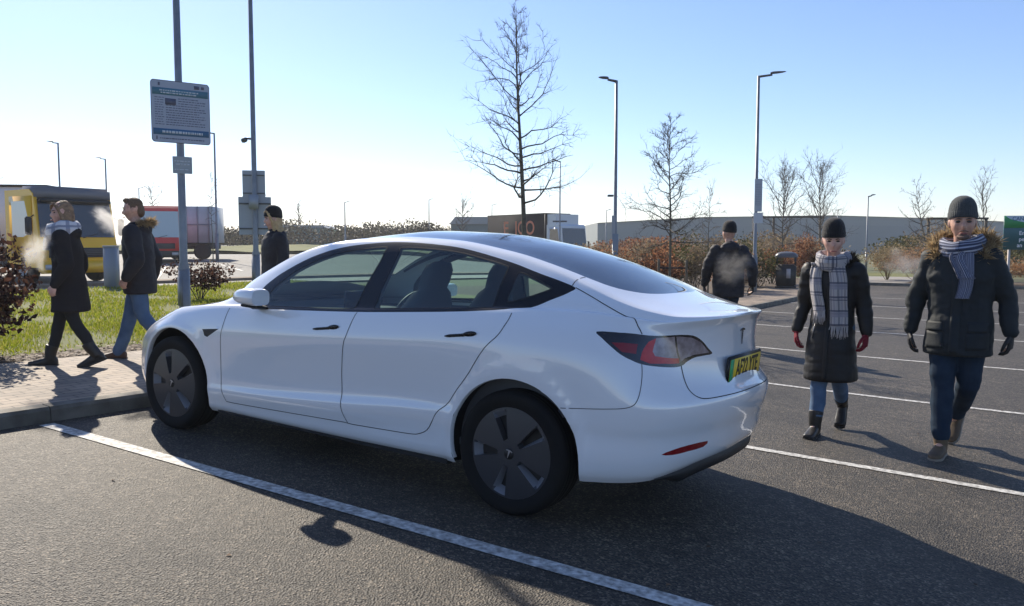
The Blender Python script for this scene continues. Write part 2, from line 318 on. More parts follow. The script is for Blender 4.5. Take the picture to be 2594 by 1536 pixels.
lid_seam = smoothpoly([(114.9, 50.5), (116.6, 49.5), (118.4, 48), (120.6, 45.3), (122.5, 41.5), (123.4, 38.8), (124.4, 35.5), (125.2, 33.2), (126.2, 31.0)], 4)
lid_low = smoothpoly([(132.1, 26.4), (132.1, 24.6), (132.6, 22.6), (133.8, 21.2), (135.5, 20.7), (139.6, 20.7), (144, 20.7), (149.2, 20.7)], 4)
quarter_seam = smoothpoly([(126.3, 24.9), (126.2, 23), (125.8, 21), (125.2, 19.9), (124.1, 19.3), (121.9, 18.9), (119.2, 18.5), (116.2, 18.1)], 4)
rail = [(66, 56.6), (70, 57.3), (78, 58.2), (84.5, 58.6), (92, 58.6), (98, 58.3), (104, 58.1), (110.6, 58.4), (115.5, 59.3), (119, 60.9), (121.3, 63.4), (122.4, 66), (122.9, 69), (123.0, 73)]
rail = smoothpoly(rail, 3)
wind = smoothpoly([(49.1, 73), (49.0, 69), (48.6, 64), (48.2, 60), (48.6, 57), (50.2, 55.2), (54, 54.6), (60, 55.4), (66, 56.5)], 3)
O['roof'] = np.concatenate([rail, [(123.2, 76), (66.4, 76)]])
O['wind'] = np.concatenate([wind, [(66.2, 76), (49, 76)]])
roof_seam = smoothpoly([(114.3, 50.8), (114.4, 54), (114.6, 59)], 3)
O['lid'] = np.concatenate([lid_seam, [(126.2, 31), (130.8, 31.2), (132.1, 29), (132.1, 26.4)], lid_low, [(149.2, 76), (123, 76)], rail[::-1][:15], roof_seam[::-1]])
def bowtie_dedupe(P):
    k = [0]
    for i in range(1, len(P)):
        if np.hypot(*(P[i]-P[k[-1]])) > 1e-3: k.append(i)
    return P[k]
for q in O: O[q] = bowtie_dedupe(np.array(O[q]))
bm = bmesh.new()
vv = [[bm.verts.new((i, j, 0)) for i in range(NU)] for j in range(NVR)]
for j in range(NVR-1):
    for i in range(NU-1): bm.faces.new((vv[j][i], vv[j][i+1], vv[j+1][i+1], vv[j+1][i]))
def cut(P, closed=True):
    n = len(P)
    for i in range(n if closed else n-1):
        a, b = P[i], P[(i+1) % n]; lo = np.minimum(a, b)-.02; hi = np.maximum(a, b)+.02
        fs = []
        for f in bm.faces:
            xs = [v.co.x for v in f.verts]; ys = [v.co.y for v in f.verts]
            if max(xs) >= lo[0] and min(xs) <= hi[0] and max(ys) >= lo[1] and min(ys) <= hi[1]: fs.append(f)
        if not fs: continue
        geom = list({v for f in fs for v in f.verts})+list({e for f in fs for e in f.edges})+fs
        d = b-a; bmesh.ops.bisect_plane(bm, geom=geom, dist=1e-5, plane_co=(a[0], a[1], 0), plane_no=(-d[1], d[0], 0))
for q in ('dlo', 'gf', 'gr', 'gq', 'df', 'dr', 'tail', 'tred', 'tc', 'tclear', 'tlid', 'camera', 'refl', 'roof', 'wind', 'lid'): cut(O[q])
for a in ARCH: cut(a)
bm.verts.index_update(); bm.faces.ensure_lookup_table()
cen = np.array([f.calc_center_median()[:2] for f in bm.faces])
cls = np.array(['body']*len(cen), dtype=object)
def put(q, name, only=None):
    m = inpoly(cen, O[q])
    if only is not None: m &= np.isin(cls, only)
    cls[m] = name
put('roof', 'roof'); put('wind', 'wind'); put('lid', 'lid', ['body']); put('df', 'df', ['body']); put('dr', 'dr', ['body'])
put('dlo', 'dlo', ['body', 'df', 'dr']); put('gf', 'gf', ['dlo']); put('gr', 'gr', ['dlo']); put('gq', 'gq', ['dlo'])
put('camera', 'camera'); put('refl', 'refl')
put('tail', 'tail', ['body', 'lid']); put('tred', 'tred', ['tail']); put('tc', 'tc', ['tail']); put('tclear', 'tclear', ['tail']); put('tlid', 'tlid', ['tail'])
for a in ARCH: cls[inpoly(cen, a)] = 'hole'
UV = np.array([v.co[:2] for v in bm.verts]); FV = [[v.index for v in f.verts] for f in bm.faces]
P3 = SS(UV[:, 0], UV[:, 1]); N3 = SS(UV[:, 0], UV[:, 1], NG); N3 /= np.maximum(np.linalg.norm(N3, axis=1, keepdims=True), 1e-9)
bm.free()
# the centre line must be smooth across the two halves
mc = UV[:, 1] > NVR-1.001; N3[mc, 1] = 0; mc = (UV[:, 0] < .001) | (UV[:, 0] > NU-1.001); N3[mc, 1] = 0

paint = mat('white_paint', (.86, .87, .88), rough=.22, spec=.6, coat=1., coat_rough=.01)
paint.node_tree.nodes['Principled BSDF'].inputs['Coat IOR'].default_value = 1.75
black_trim = mat('gloss_black_trim', (.008, .008, .009), rough=.22, spec=.4)
black_plastic = mat('black_plastic', (.016, .016, .017), rough=.55, bump=.1, bscale=400)
dark_lining = mat('dark_lining', (.012, .012, .013), rough=.8)
seam_dark = mat('seam_black', (.01, .01, .011), rough=.7)
side_glass = glass_mat('side_window_glass', (.68, .84, .80), .9, ior=1.58)
roof_glass = glass_mat('tinted_roof_glass', (.05, .06, .065), 1., ior=1.9)
wind_glass = glass_mat('windscreen_glass', (.55, .66, .63), 1.)
seat_mat = mat('seat_fabric', (.07, .075, .085), rough=.65, bump=.2, bscale=300)
cabin_mat = mat('cabin_trim', (.10, .105, .115), rough=.6)
lamp_house = mat('lamp_housing', (.015, .012, .013), rough=.1, coat=1.)
lamp_red = mat('lamp_red', (.50, .010, .006), rough=.15, coat=.6, coat_rough=.0, var=(.60, .02, .01), scale=30)
lamp_deep = mat('lamp_deep_red', (.25, .008, .010), rough=.15, coat=.6, coat_rough=.0)
lamp_clear = mat('lamp_clear', (.20, .15, .155), rough=.3, metal=.2, coat=1., coat_rough=.0, var=(.36, .30, .31), scale=26)

car = thing('parked_car', 'white electric saloon car parked nose to the kerb in the middle of the photo', 'car')
car.matrix_world = Matrix(M3.tolist()).to_4x4()
def panel(name, keys, m, sides=(-1, 1), parent=None, off=0., fold=0.):
    vs, ns, fs = [], [], []
    for s in sides:
        idx = {}
        for f in np.where(np.isin(cls, keys))[0]:
            t = []
            for k in FV[f]:
                if k not in idx:
                    idx[k] = len(vs); vs.append(((P3[k]+N3[k]*off)*(1, s, 1)).tolist()); ns.append((N3[k]*(1, s, 1)).tolist())
                t.append(idx[k])
            # parameter winding faces outward for the left (y<0) half
            fs.append(t if s < 0 else t[::-1])
    me = bpy.data.meshes.new(name); me.from_pydata(vs, [], fs); me.materials.append(m)
    me.polygons.foreach_set('use_smooth', [True]*len(fs)); me.update()
    bad = me.validate(verbose=False)
    if not bad: me.normals_split_custom_set_from_vertices(ns)
    o = bpy.data.objects.new(name, me); C.objects.link(o); o.parent = parent or car
    return o
def ribbon(mb, P, w, off, s):
    """thin dark joint following a line on the surface"""
    P = np.array(P); p = SS(P[:, 0], P[:, 1]); n = SS(P[:, 0], P[:, 1], NG); n /= np.linalg.norm(n, axis=1, keepdims=True)
    t = np.gradient(p, axis=0); b = np.cross(n, t); b /= np.maximum(np.linalg.norm(b, axis=1, keepdims=True), 1e-9)
    A = np.stack([p-b*w/2+n*off, p+b*w/2+n*off], 1)*(1, s, 1)
    mb.grid(A, flip=(s < 0))
body = panel('body', ['body'], paint)
panel('roof_glass', ['roof'], roof_glass); panel('windscreen', ['wind'], wind_glass)
lid = panel('boot_lid', ['lid'], paint)
for s in (-1, 1):
    for P in (lid_seam, lid_low, roof_seam): mb = MB(); ribbon(mb, P, .005, .0012, s); mb.obj('panel_joint', seam_dark, lid)
for s in (-1, 1): mb = MB(); ribbon(mb, quarter_seam, .0035, .0012, s); mb.obj('panel_joint', seam_dark, body)
for s in (-1, 1):
    d1 = panel('door', ['df'], paint, (s,)); d2 = panel('door', ['dr'], paint, (s,))
    for d, P in ((d1, O['df']), (d2, O['dr'])):
        k = [q for q in P if q[1] < 33.3]; mb = MB(); ribbon(mb, k, .0045, .0012, s); mb.obj('door_joint', seam_dark, d)
    tr = panel('window_surround', ['dlo'], black_trim, (s,))
    mb = MB()
    for P in (O['gf'], O['gr'], O['gq']): ribbon(mb, np.r_[P, P[:1]], .008, .0008, s)
    mb.obj('window_seal', seam_dark, tr)
    for q in ('gf', 'gr', 'gq'): panel('window', [q], side_glass, (s,))
    cm = panel('side_camera', ['camera'], black_plastic, (s,))
    tl = panel('tail_light', ['tail'], lamp_house, (s,)); panel('brake_lens', ['tc'], lamp_red, (s,), tl); panel('side_lens', ['tred'], lamp_deep, (s,), tl)
    panel('clear_lens', ['tclear'], lamp_clear, (s,), tl); panel('reversing_lens', ['tlid'], lamp_clear, (s,), tl)
    panel('rear_reflector', ['refl'], lamp_deep, (s,))
    # flush door handles: a bar that widens to a paddle
    for d, (u0, v0, u1, v1) in ((d1, (72.3, 26.4, 77.7, 27.1)), (d2, (97.9, 25.5, 103.1, 26.0))):
        mb = MB(); n = 12; A = []
        for i in range(n+1):
            f = i/n; u, v = u0+(u1-u0)*f, v0+(v1-v0)*f; p = SS(u, v); q = SS(u, v, NG)
            hw = .0085 if f < .55 else .0085+.006*min(1, (f-.55)/.2); hw *= min(1, .35+6*f)*min(1, .35+6*(1-f)); lift = .004*(f > .6)
            A.append([(p+q*(.002+.004*(abs(k) < .9))+np.array([0, 0, 1])*(hw*k+lift))*(1, s, 1) for k in (-1, -.8, 0, .8, 1)])
        mb.grid(A, flip=(s < 0)); mb.obj('door_handle', black_trim, d)
    # arch lips and liners
    for hx, a in zip((.02, 2.885), ARCH):
        P = SS(a[1:-1, 0], a[1:-1, 1]); Q = P.copy(); Q[:, 1] -= .03; c0 = np.array([hx, 0, .34]); r = P-c0; r[:, 1] = 0; r /= np.linalg.norm(r, axis=1, keepdims=True); Q2 = Q+r*.012
        mb = MB(); mb.grid(np.stack([P, P+[0, -.006, 0]-r*.003, Q-r*.003])*(1, s, 1), flip=s > 0); mb.obj('arch_lip', paint, body)
        mb = MB(); R = P.copy(); R[:, 1] = .5; mb.grid(np.stack([P-[0, .012, 0]+r*.012, R+r*.012])*(1, s, 1), flip=s > 0)
        mb.add(np.vstack([(R+r*.012)*(1, s, 1), [[hx, .5*s, .1]]]), [(i, i+1, len(R)) for i in range(len(R)-1)]); mb.obj('wheel_arch_liner', dark_lining, body)
# underside, rear diffuser
mb = MB(); mb.box(-.72, 2.6, -.50, .50, .19, .23); mb.box(2.6, 3.6, -.50, .50, .265, .30)
for s in (-1, 1):
    mb.box(.46, 2.44, min(s*.5, s*.86), max(s*.5, s*.86), .19, .225); mb.box(3.31, 3.52, min(s*.5, s*.74), max(s*.5, s*.74), .275, .30); mb.box(-.60, -.40, min(s*.5, s*.7), max(s*.5, s*.7), .2, .23)
mb.obj('underbody', dark_lining, body, smooth=False)
uu = np.linspace(129.4, NU-1, 24); top = SS(uu, np.zeros(24)+.3); A = []
fade = sstep(0, .25, np.linspace(0, 1, 24))
for dx, dz in ((-.004, .012), (.012, -.006), (.006, -.05), (-.05, -.085), (-.30, -.10)):
    q = top.copy(); k = np.maximum(np.linalg.norm(np.c_[top[:, 0]-3.2, top[:, 1]], axis=1), .1); dirn = np.c_[(top[:, 0]-3.2)/k, top[:, 1]/k]
    q[:, 0] += dirn[:, 0]*dx; q[:, 1] += dirn[:, 1]*dx; q[:, 2] += dz*(.15+.85*fade) if dz < 0 else dz; A.append(q)
A = np.array(A); L = A*(1, -1, 1); full = np.concatenate([L, A[:, ::-1][:, 1:]], 1)
mb = MB(); mb.grid(full, flip=True); mb.obj('rear_diffuser', black_plastic, car)
# boot badge: letter shape with a long foot, number plate with lettering
chrome = mat('badge_metal', (.25, .26, .28), rough=.25, metal=.9)
def badge(size, depth=.004):
    top = [(-.46, .42), (-.25, .50), (0, .53), (.25, .50), (.46, .42), (.42, .33), (.24, .385), (.115, .36), (.02, -.53), (-.02, -.53), (-.115, .36), (-.24, .385), (-.42, .33)]
    return MB().prism([(x*size, z*size) for x, z in top[::-1]], 0, depth)
pm = badge(.085); b = pm.obj('badge', chrome, lid, smooth=False); b.matrix_local = Matrix.Translation((3.794, .0, .985))@Matrix.Rotation(pi/2, 4, 'Z')@Matrix.Rotation(radians(0), 4, 'X')
plate_y = mat('plate_yellow', (.92, .62, .05), rough=.4); plate_k = mat('plate_black', (.01, .01, .01), rough=.4); plate_g = mat('plate_green', (.03, .42, .14), rough=.4)
pl = MB().bbox(-.275, .275, -.012, .004, -.070, .070, .005).obj('number_plate', plate_k, car)
PT = Matrix.Translation((3.806, .0, .818))@Matrix.Rotation(radians(3), 4, 'Y')@Matrix.Rotation(pi/2, 4, 'Z')
pl.matrix_local = PT@Matrix.Diagonal((1.05, 1, 1.08, 1))
MB().box(-.26, .26, -.0135, -.0125, -.0555, .0555).obj('plate_face', plate_y, pl)
MB().box(-.26, -.205, -.0150, -.0140, -.0555, .0555).obj('plate_band', plate_g, pl)
text_mesh('plate_lettering', 'AF22 YTE', .118, plate_k, pl, Matrix.Translation((.028, -.0145, 0))@Matrix.Rotation(pi/2, 4, 'X'), bold=.0022, sx=.76, depth=.0006)
# door mirrors
for s in (-1, 1):
    mb = MB(); A = []; n = 20
    prof = [(.80, .0), (.815, .38), (.84, .62), (.88, .84), (.93, .97), (.985, 1.0), (1.025, .97), (1.04, .90)]
    for x, k in prof:
        ring = []
        for j in range(n):
            a = 2*pi*j/n; cx, cz = cos(a), sin(a); e = .62
            cy_ = math.copysign(abs(cx)**e, cx); cz_ = math.copysign(abs(cz)**e, cz)
            ring.append((x, s*(1.0+.077*k*cy_+.012*(1-k)), 1.022+.060*k*cz_*(1 if cz_ > 0 else .85)-.012*(1-k)))
        A.append(ring+ring[:1])
    mb.grid(A, flip=s > 0); mi = mb.obj('door_mirror', paint, car)
    last = [Vector(q)*1 for q in A[-1][:-1]]; MB().add(last, [tuple(range(n))]).obj('mirror_back', paint, mi)
    MB().tube([(.90, s*.83, .945), (.905, s*.90, .950), (.93, s*.96, .962), (.955, s*1.06, .972)], [(.05, .012), (.055, .014), (.06, .016), (.03, .01)], 10, up=(1, 0, 0)).obj('mirror_foot', black_plastic, mi)
# wheels
tyre_m = mat('tyre_rubber', (.007, .007, .0075), rough=.8, spec=.25, bump=.15, bscale=200); cover_m = mat('wheel_cover_grey', (.042, .042, .046), rough=.34); rim_dark = mat('rim_dark', (.006, .006, .007), rough=.5)
lit_wall = mat('slot_wall_lit', (.20, .205, .225), rough=.4)  # light on the slots' sloping walls, put into a paler cover colour
def wheel(name):
    """axis along -Y (outer face at negative y)"""
    t = bpy.data.objects.new(name, None); C.objects.link(t); t.parent = car
    TY = Matrix.Rotation(pi/2, 4, 'X')          # lathe z -> -y
    w2 = .1175
    prof = [(.225, -.09), (.245, -.098), (.275, -.110), (.305, -.1135), (.322, -.104), (.332, -.085)]
    tread = []
    for z in (-.075, -.058, -.052, -.046, -.03, -.024, -.018, 0, .018, .024, .03, .046, .052, .058, .075):
        g = min(abs(abs(z)-.052), abs(abs(z)-.024)); tread.append((.334 if g > .001 else .327, z))
    pr = prof+tread+[(r, -z) for r, z in prof[::-1]]
    # sidewall with rim protector and fine ribs
    MB().lathe([(r, z) for r, z in pr[::-1]], 72, T=TY).obj('tyre', tyre_m, t)
    # aero cover: polar sheet with five slots
    rs = [.0, .035, .06, .072, .078, .09, .105, .13, .155, .18, .2, .215, .232, .238, .243, .247]
    cols = []
    for k in range(5):
        a0 = 2*pi*k/5
        dl = [(-10.5, 0), (-10.3, 1), (-3, 1), (5.2, 1), (8.0, .6), (11, 0)]
        cols += [(a0+radians(d), z) for d, z in dl]
        cols += [(a0+radians(d), 0) for d in (18, 26, 34, 42, 50, 56)]
    cols.sort(); n = len(cols)
    def hz(r): return .098+.014*(1-(r/.247)**2)-(.014 if r > .2465 else 0)-(.004 if r < .03 else 0)
    vs, fs, ms = [], [], []
    for r in rs:
        for a, z in cols:
            inn = {.215: .55, .2: .95}.get(r, 1.) if .078 <= r <= .2151 else 0.
            vs.append((r*sin(a), -(hz(r)-.045*z*inn), r*cos(a)))
    for i in range(len(rs)-1):
        for j in range(n):
            j2 = (j+1) % n; fs.append((i*n+j, i*n+j2, (i+1)*n+j2, (i+1)*n+j))
            zz = (cols[j][1]+cols[j2][1])/2; inn = (.078 <= rs[i] <= .2151)+(.078 <= rs[i+1] <= .2151); rim_end = rs[i] >= .2 and inn and zz > .3
            ms.append(2 if rim_end else 1 if (zz >= .99 and inn == 2) else (2 if (inn == 2 and .05 < zz < .99 and cols[j][1] > cols[j2][1]) else 0))
    mb = MB(); mb.v, mb.f, mb.m = vs, fs, ms; o = mb.obj('wheel_cover', [cover_m, rim_dark, lit_wall], t, angle=28, recalc=True)
    MB().lathe([(.246, .09), (.250, .1), (.254, .098), (.256, .088), (.25, .05)][::-1], 60, T=TY).obj('rim', cover_m, t)
    MB().lathe([(.03, .1125), (.028, .1145), (.0, .1148)], 24, T=TY).obj('hub_cap', rim_dark, t)
    e = badge(.042, -.002).obj('badge', mat('hub_badge', (.5, .5, .52), rough=.3, metal=.7), t, smooth=False); e.location = (0, -.1155, 0); e.rotation_euler = (0, radians(35), 0)
    MB().lathe([(.0, -.10), (.225, -.10), (.235, 0), (.235, .09)], 32, T=TY).obj('inner_rim', rim_dark, t)
    return t
wh = wheel('wheel')
place = [(WX[0], -.79, 0, -16), (WX[1], -.79, 0, -20), (WX[0], .79, pi, 40), (WX[1], .79, pi, 5)]
for i, (x, y, rz, spin) in enumerate(place):
    o = wh if i == 0 else copy_tree(wh, car)
    o.matrix_local = Matrix.Translation((x, y, WR))@Matrix.Rotation(rz, 4, 'Z')@Matrix.Rotation(radians(spin), 4, 'Y')
# cabin: tub, lining behind the pillars, dashboard, wheel, seats
mb = MB()
for s in (-1, 1):
    A = []
    for x in np.linspace(.45, 3.1, 14):
        yb = .80-.02*abs(x-1.7); A.append([(x, s*yb, .34), (x, s*(yb+.01), .62), (x, s*(yb+.0), .80), (x, s*(yb-.02), .88+.055*(x-.45))])
    mb.grid(A, flip=s < 0)
mb.box(.45, 3.1, -.8, .8, .30, .34); mb.box(.42, .45, -.8, .8, .3, .93); mb.box(3.1, 3.13, -.8, .8, .3, 1.05)
tub = mb.obj('cabin_tub', cabin_mat, car)
hl = mat('headlining', (.10, .10, .10), rough=.8)
for s in (-1, 1): lin = panel('pillar_lining', ['dlo'], hl, (s,), off=-.025)
sel = (cen[:, 1] > 53) & (cen[:, 1] < 59.5) & (cls == 'body') & (cen[:, 0] > 56) & (cen[:, 0] < 123); keep = cls.copy(); cls[sel] = 'rail'; [panel('rail_lining', ['rail'], hl, (s,), off=-.03) for s in (-1, 1)]; cls[:] = keep
MB().bbox(.45, .98, -.78, .78, .66, .885, .04).obj('dashboard', cabin_mat, car)
MB().box(.95, .965, -.17, .20, .86, 1.04, T=None).obj('touch_screen', black_trim, car)
sw = MB(); ring = [Vector((cos(a)*.18, sin(a)*.18, 0)) for a in np.linspace(0, 2*pi, 33)]; sw.tube(ring, .015, 8, cap=False); sw.bbox(-.15, .15, -.03, .03, -.01, .02, .008)
so_ = sw.obj('steering_wheel', cabin_mat, car); so_.matrix_local = Matrix.Translation((1.12, .37, .87))@Matrix.Rotation(radians(-65), 4, 'Y')@Matrix.Rotation(pi/2, 4, 'Z')
def seat_loft(mb, secs, n=16, e=.5):
    A = []
    for (c, hw, th, tv) in secs:   # centre, half width (y), half thickness along tv
        c = Vector(c); tv = Vector(tv).normalized(); ring = []
        for j in range(n+1):
            a = 2*pi*j/n; ca, sa = cos(a), sin(a); ring.append(c+Vector((0, 1, 0))*hw*math.copysign(abs(ca)**e, ca)+tv*th*math.copysign(abs(sa)**e, sa))
        A.append([tuple(p) for p in ring])
    mb.grid(A); mb.poly(A[0][:-1]); mb.poly(A[-1][:-1][::-1])
def front_seat(y):
    t = bpy.data.objects.new('seat', None); C.objects.link(t); t.parent = car; t.location = (0, y, 0)
    m1 = MB(); tv = (1, 0, .25)
    seat_loft(m1, [((1.72, 0, .52), .20, .07, tv), ((1.75, 0, .60), .25, .085, tv), ((1.81, 0, .80), .255, .085, tv), ((1.86, 0, .98), .235, .075, tv), ((1.895, 0, 1.09), .17, .06, tv), ((1.91, 0, 1.125), .115, .05, tv), ((1.925, 0, 1.17), .125, .05, tv), ((1.945, 0, 1.24), .125, .05, tv), ((1.955, 0, 1.285), .10, .04, tv), ((1.958, 0, 1.30), .06, .02, tv)])
    m1.obj('seat_back', seat_mat, t)
    m2 = MB(); seat_loft(m2, [((1.22, 0, .50), .22, .05, (0, 0, 1)), ((1.26, 0, .51), .25, .08, (0, 0, 1)), ((1.5, 0, .50), .25, .085, (0, 0, 1)), ((1.78, 0, .48), .23, .08, (0, 0, 1))]); m2.obj('seat_cushion', seat_mat, t)
for y in (-.37, .37): front_seat(y)
m3 = MB(); tv = (1, 0, .35)
seat_loft(m3, [((2.62, 0, .5), .62, .08, tv), ((2.72, 0, .75), .64, .09, tv), ((2.82, 0, .98), .60, .07, tv), ((2.84, 0, 1.02), .55, .04, tv)], 24, .35)
seat_loft(m3, [((2.15, 0, .48), .62, .06, (0, 0, 1)), ((2.22, 0, .5), .64, .09, (0, 0, 1)), ((2.65, 0, .48), .62, .09, (0, 0, 1))], 24, .35)
rs_ = m3.obj('rear_seat', seat_mat, car)
for y in (-.40, .40, 0):
    m4 = MB(); hw = .13 if y else .10; z0 = 1.03
    seat_loft(m4, [((2.84, y, z0), hw*.7, .045, tv), ((2.86, y, z0+.05), hw, .055, tv), ((2.88, y, z0+.13), hw*.95, .05, tv), ((2.885, y, z0+.17), hw*.7, .03, tv)]); m4.obj('headrest', seat_mat, rs_)
MB().box(2.88, 3.25, -.62, .62, 1.02, 1.035).obj('parcel_shelf', cabin_mat, car)
# ---------------------------------------------------------------- ground sheets
def ground_mat(name, c1, c2, c3, rough=.8, fine=260., big=.35, bump=.5, worn=False, spec=.5):
    m = bpy.data.materials.new(name); m.use_nodes = True; t = m.node_tree; b = t.nodes['Principled BSDF']; b.inputs['Roughness'].default_value = rough; b.inputs['Specular IOR Level'].default_value = spec
    tc = t.nodes.new('ShaderNodeTexCoord'); L = t.links
    vo = t.nodes.new('ShaderNodeTexVoronoi'); vo.inputs['Scale'].default_value = fine; L.new(tc.outputs['Object'], vo.inputs['Vector'])
    no = t.nodes.new('ShaderNodeTexNoise'); no.inputs['Scale'].default_value = fine*.35; no.inputs['Detail'].default_value = 5; L.new(tc.outputs['Object'], no.inputs['Vector'])
    nb = t.nodes.new('ShaderNodeTexNoise'); nb.inputs['Scale'].default_value = big; nb.inputs['Detail'].default_value = 6; L.new(tc.outputs['Object'], nb.inputs['Vector'])
    sep = t.nodes.new('ShaderNodeSeparateColor'); L.new(vo.outputs['Color'], sep.inputs[0])
    r = t.nodes.new('ShaderNodeValToRGB'); e = r.color_ramp.elements; e[0].color = (*c1, 1); e[0].position = .1; e[1].color = (*c2, 1); e[1].position = .8; x = e.new(.97); x.color = (*c3, 1); L.new(sep.outputs[0], r.inputs[0])
    mx = t.nodes.new('ShaderNodeMix'); mx.data_type = 'RGBA'; mx.blend_type = 'MULTIPLY'; mx.inputs[0].default_value = 1
    mr = t.nodes.new('ShaderNodeMapRange'); mr.inputs[1].default_value = .3; mr.inputs[2].default_value = .7; mr.inputs[3].default_value = .78; mr.inputs[4].default_value = 1.2; L.new(nb.outputs[0], mr.inputs[0])
    L.new(r.outputs[0], mx.inputs[6]); L.new(mr.outputs[0], mx.inputs[7]); L.new(mx.outputs[2], b.inputs['Base Color'])
    if worn:      # oil stains, a few hairline cracks, paler scuffed patches
        def layer(src, tex, lo, hi, a, z, sc_, det=5, **kw):
            n = t.nodes.new(tex); n.inputs['Scale'].default_value = sc_; L.new(tc.outputs['Object'], n.inputs['Vector'])
            if tex == 'ShaderNodeTexNoise': n.inputs['Detail'].default_value = det; o_ = n.outputs[0]
            else: n.feature = 'DISTANCE_TO_EDGE'; o_ = n.outputs['Distance']
            q = t.nodes.new('ShaderNodeMapRange'); q.inputs[1].default_value = lo; q.inputs[2].default_value = hi; q.inputs[3].default_value = a; q.inputs[4].default_value = z; L.new(o_, q.inputs[0])
            x_ = t.nodes.new('ShaderNodeMix'); x_.data_type = 'RGBA'; x_.blend_type = 'MULTIPLY'; x_.inputs[0].default_value = 1; L.new(src, x_.inputs[6]); L.new(q.outputs[0], x_.inputs[7]); return x_.outputs[2], q
        c, _ = layer(mx.outputs[2], 'ShaderNodeTexNoise', .58, .70, 1, .45, 1.1, 5)
        c, _ = layer(c, 'ShaderNodeTexNoise', .35, .62, .82, 1.22, 9, 6)
        c, _ = layer(c, 'ShaderNodeTexNoise', .58, .66, 1, 1.35, .8, 8)
        L.new(c, b.inputs['Base Color'])
    ad = t.nodes.new('ShaderNodeMath'); ad.operation = 'ADD'; L.new(vo.outputs['Distance'], ad.inputs[0]); L.new(no.outputs[0], ad.inputs[1])
    bp = t.nodes.new('ShaderNodeBump'); bp.inputs['Strength'].default_value = bump; bp.inputs['Distance'].default_value = .006; L.new(ad.outputs[0], bp.inputs['Height']); L.new(bp.outputs[0], b.inputs['Normal'])
    return m
def lattice(lo, hi, step):
    a = math.ceil(lo/step-1e-6)*step; v = [lo]
    while a < hi-1e-6:
        if a > lo+1e-6: v.append(a)
        a += step
    return np.array(v+[hi])
def sheet(name, x0, x1, y0, y1, dz, m, step=.5, kind='structure', xs=None, ys=None):
    xs = lattice(x0, x1, step) if xs is None else xs; ys = lattice(y0, y1, step) if ys is None else ys
    X, Y = np.meshgrid(xs, ys); A = np.stack([X, Y, gz(X, Y)+dz], -1)
    o = MB().grid(A).obj(name, m, smooth=True); tag(o, kind=kind); return o
def graded(c, lo, hi, near, step, grow=1.18):
    v = list(np.arange(-near, near+.01, step)); d = step; x = near
    while x < max(abs(lo-c), abs(hi-c)): d *= grow; x += d; v = [-x]+v+[x]
    return np.array(v)+c
asphalt = ground_mat('asphalt', (.015, .0125, .0095), (.058, .048, .035), (.155, .125, .09), rough=.68, fine=100, bump=1.3, worn=True, spec=.5)
asphalt_far = ground_mat('old_asphalt', (.085, .083, .08), (.12, .117, .112), (.16, .155, .15), rough=.8, fine=60, bump=.5)
field_m = mat('field_grass', (.075, .095, .03), rough=.95, var=(.11, .10, .045), scale=.2)
sheet('ground', 0, 0, 0, 0, -.035, field_m, xs=graded(0, -2500, 2500, 70, 1.), ys=graded(0, -2500, 2500, 70, 1.))
sheet('car_park', -.78, 42, -16, 31.8, 0, asphalt)
# painted bay lines
line_m = mat('worn_white_paint', (.68, .67, .63), rough=.7, var=(.25, .24, .22), scale=30, bump=.4, bscale=200, detail=8)
def bay(name, x0, x1, y0, y1, w=.10, dz=.005):
    xs = lattice(x0, x1, .5); A = []
    for x in xs:
        y = y0+(y1-y0)*(x-x0)/(x1-x0); A.append([(x, y+k*w/2, gz(x, y+k*w/2)+dz) for k in (-1, 1)])
    o = MB().grid(A, flip=True).obj(name, line_m); tag(o, kind='structure')
bay('bay_line', -.72, 5.2, -1.40, -1.315, .105)
for y in (1.55, 4.74, 8.2, 12.1, 15.6, 19.4, 23.2): bay('bay_line', -.70, 5.95, y, y-.02*(y > 3), .088)
for y in (-4.3, -7.2): bay('bay_line', -.70, 5.2, y, y, .10)
# kerb of concrete lengths
kerb_m = mat('kerb_concrete', (.20, .185, .155), rough=.85, var=(.085, .075, .058), scale=4, bump=.5, bscale=80)
mb = MB(); y = -14.
while y < 31.7:
    y1 = y+.905; yy = (y, y1-.008)
    A = []
    for q in (yy[0], yy[1]):
        A.append([(-.78, q, gz(-.78, q)-.05), (-.785, q, gz(-.78, q)+.085), (-.80, q, gz(-.8, q)+.110), (-.905, q, gz(-.905, q)+.114), (-.91, q, gz(-.91, q)-.05)])
    mb.grid(A); mb.poly(A[0]); mb.poly(A[1][::-1]); y = y1
x = -.78
while x < 40:
    A = []
    for q in (x, x+.897): A.append([(q, 31.8, gz(q, 31.8)-.05), (q, 31.805, gz(q, 31.8)+.09), (q, 31.82, gz(q, 31.8)+.114), (q, 31.93, gz(q, 31.93)+.116), (q, 31.94, gz(q, 31.94)-.05)])
    mb.grid(A, flip=True); x += .905
tag(mb.obj('kerb', kerb_m, smooth=False), kind='structure')
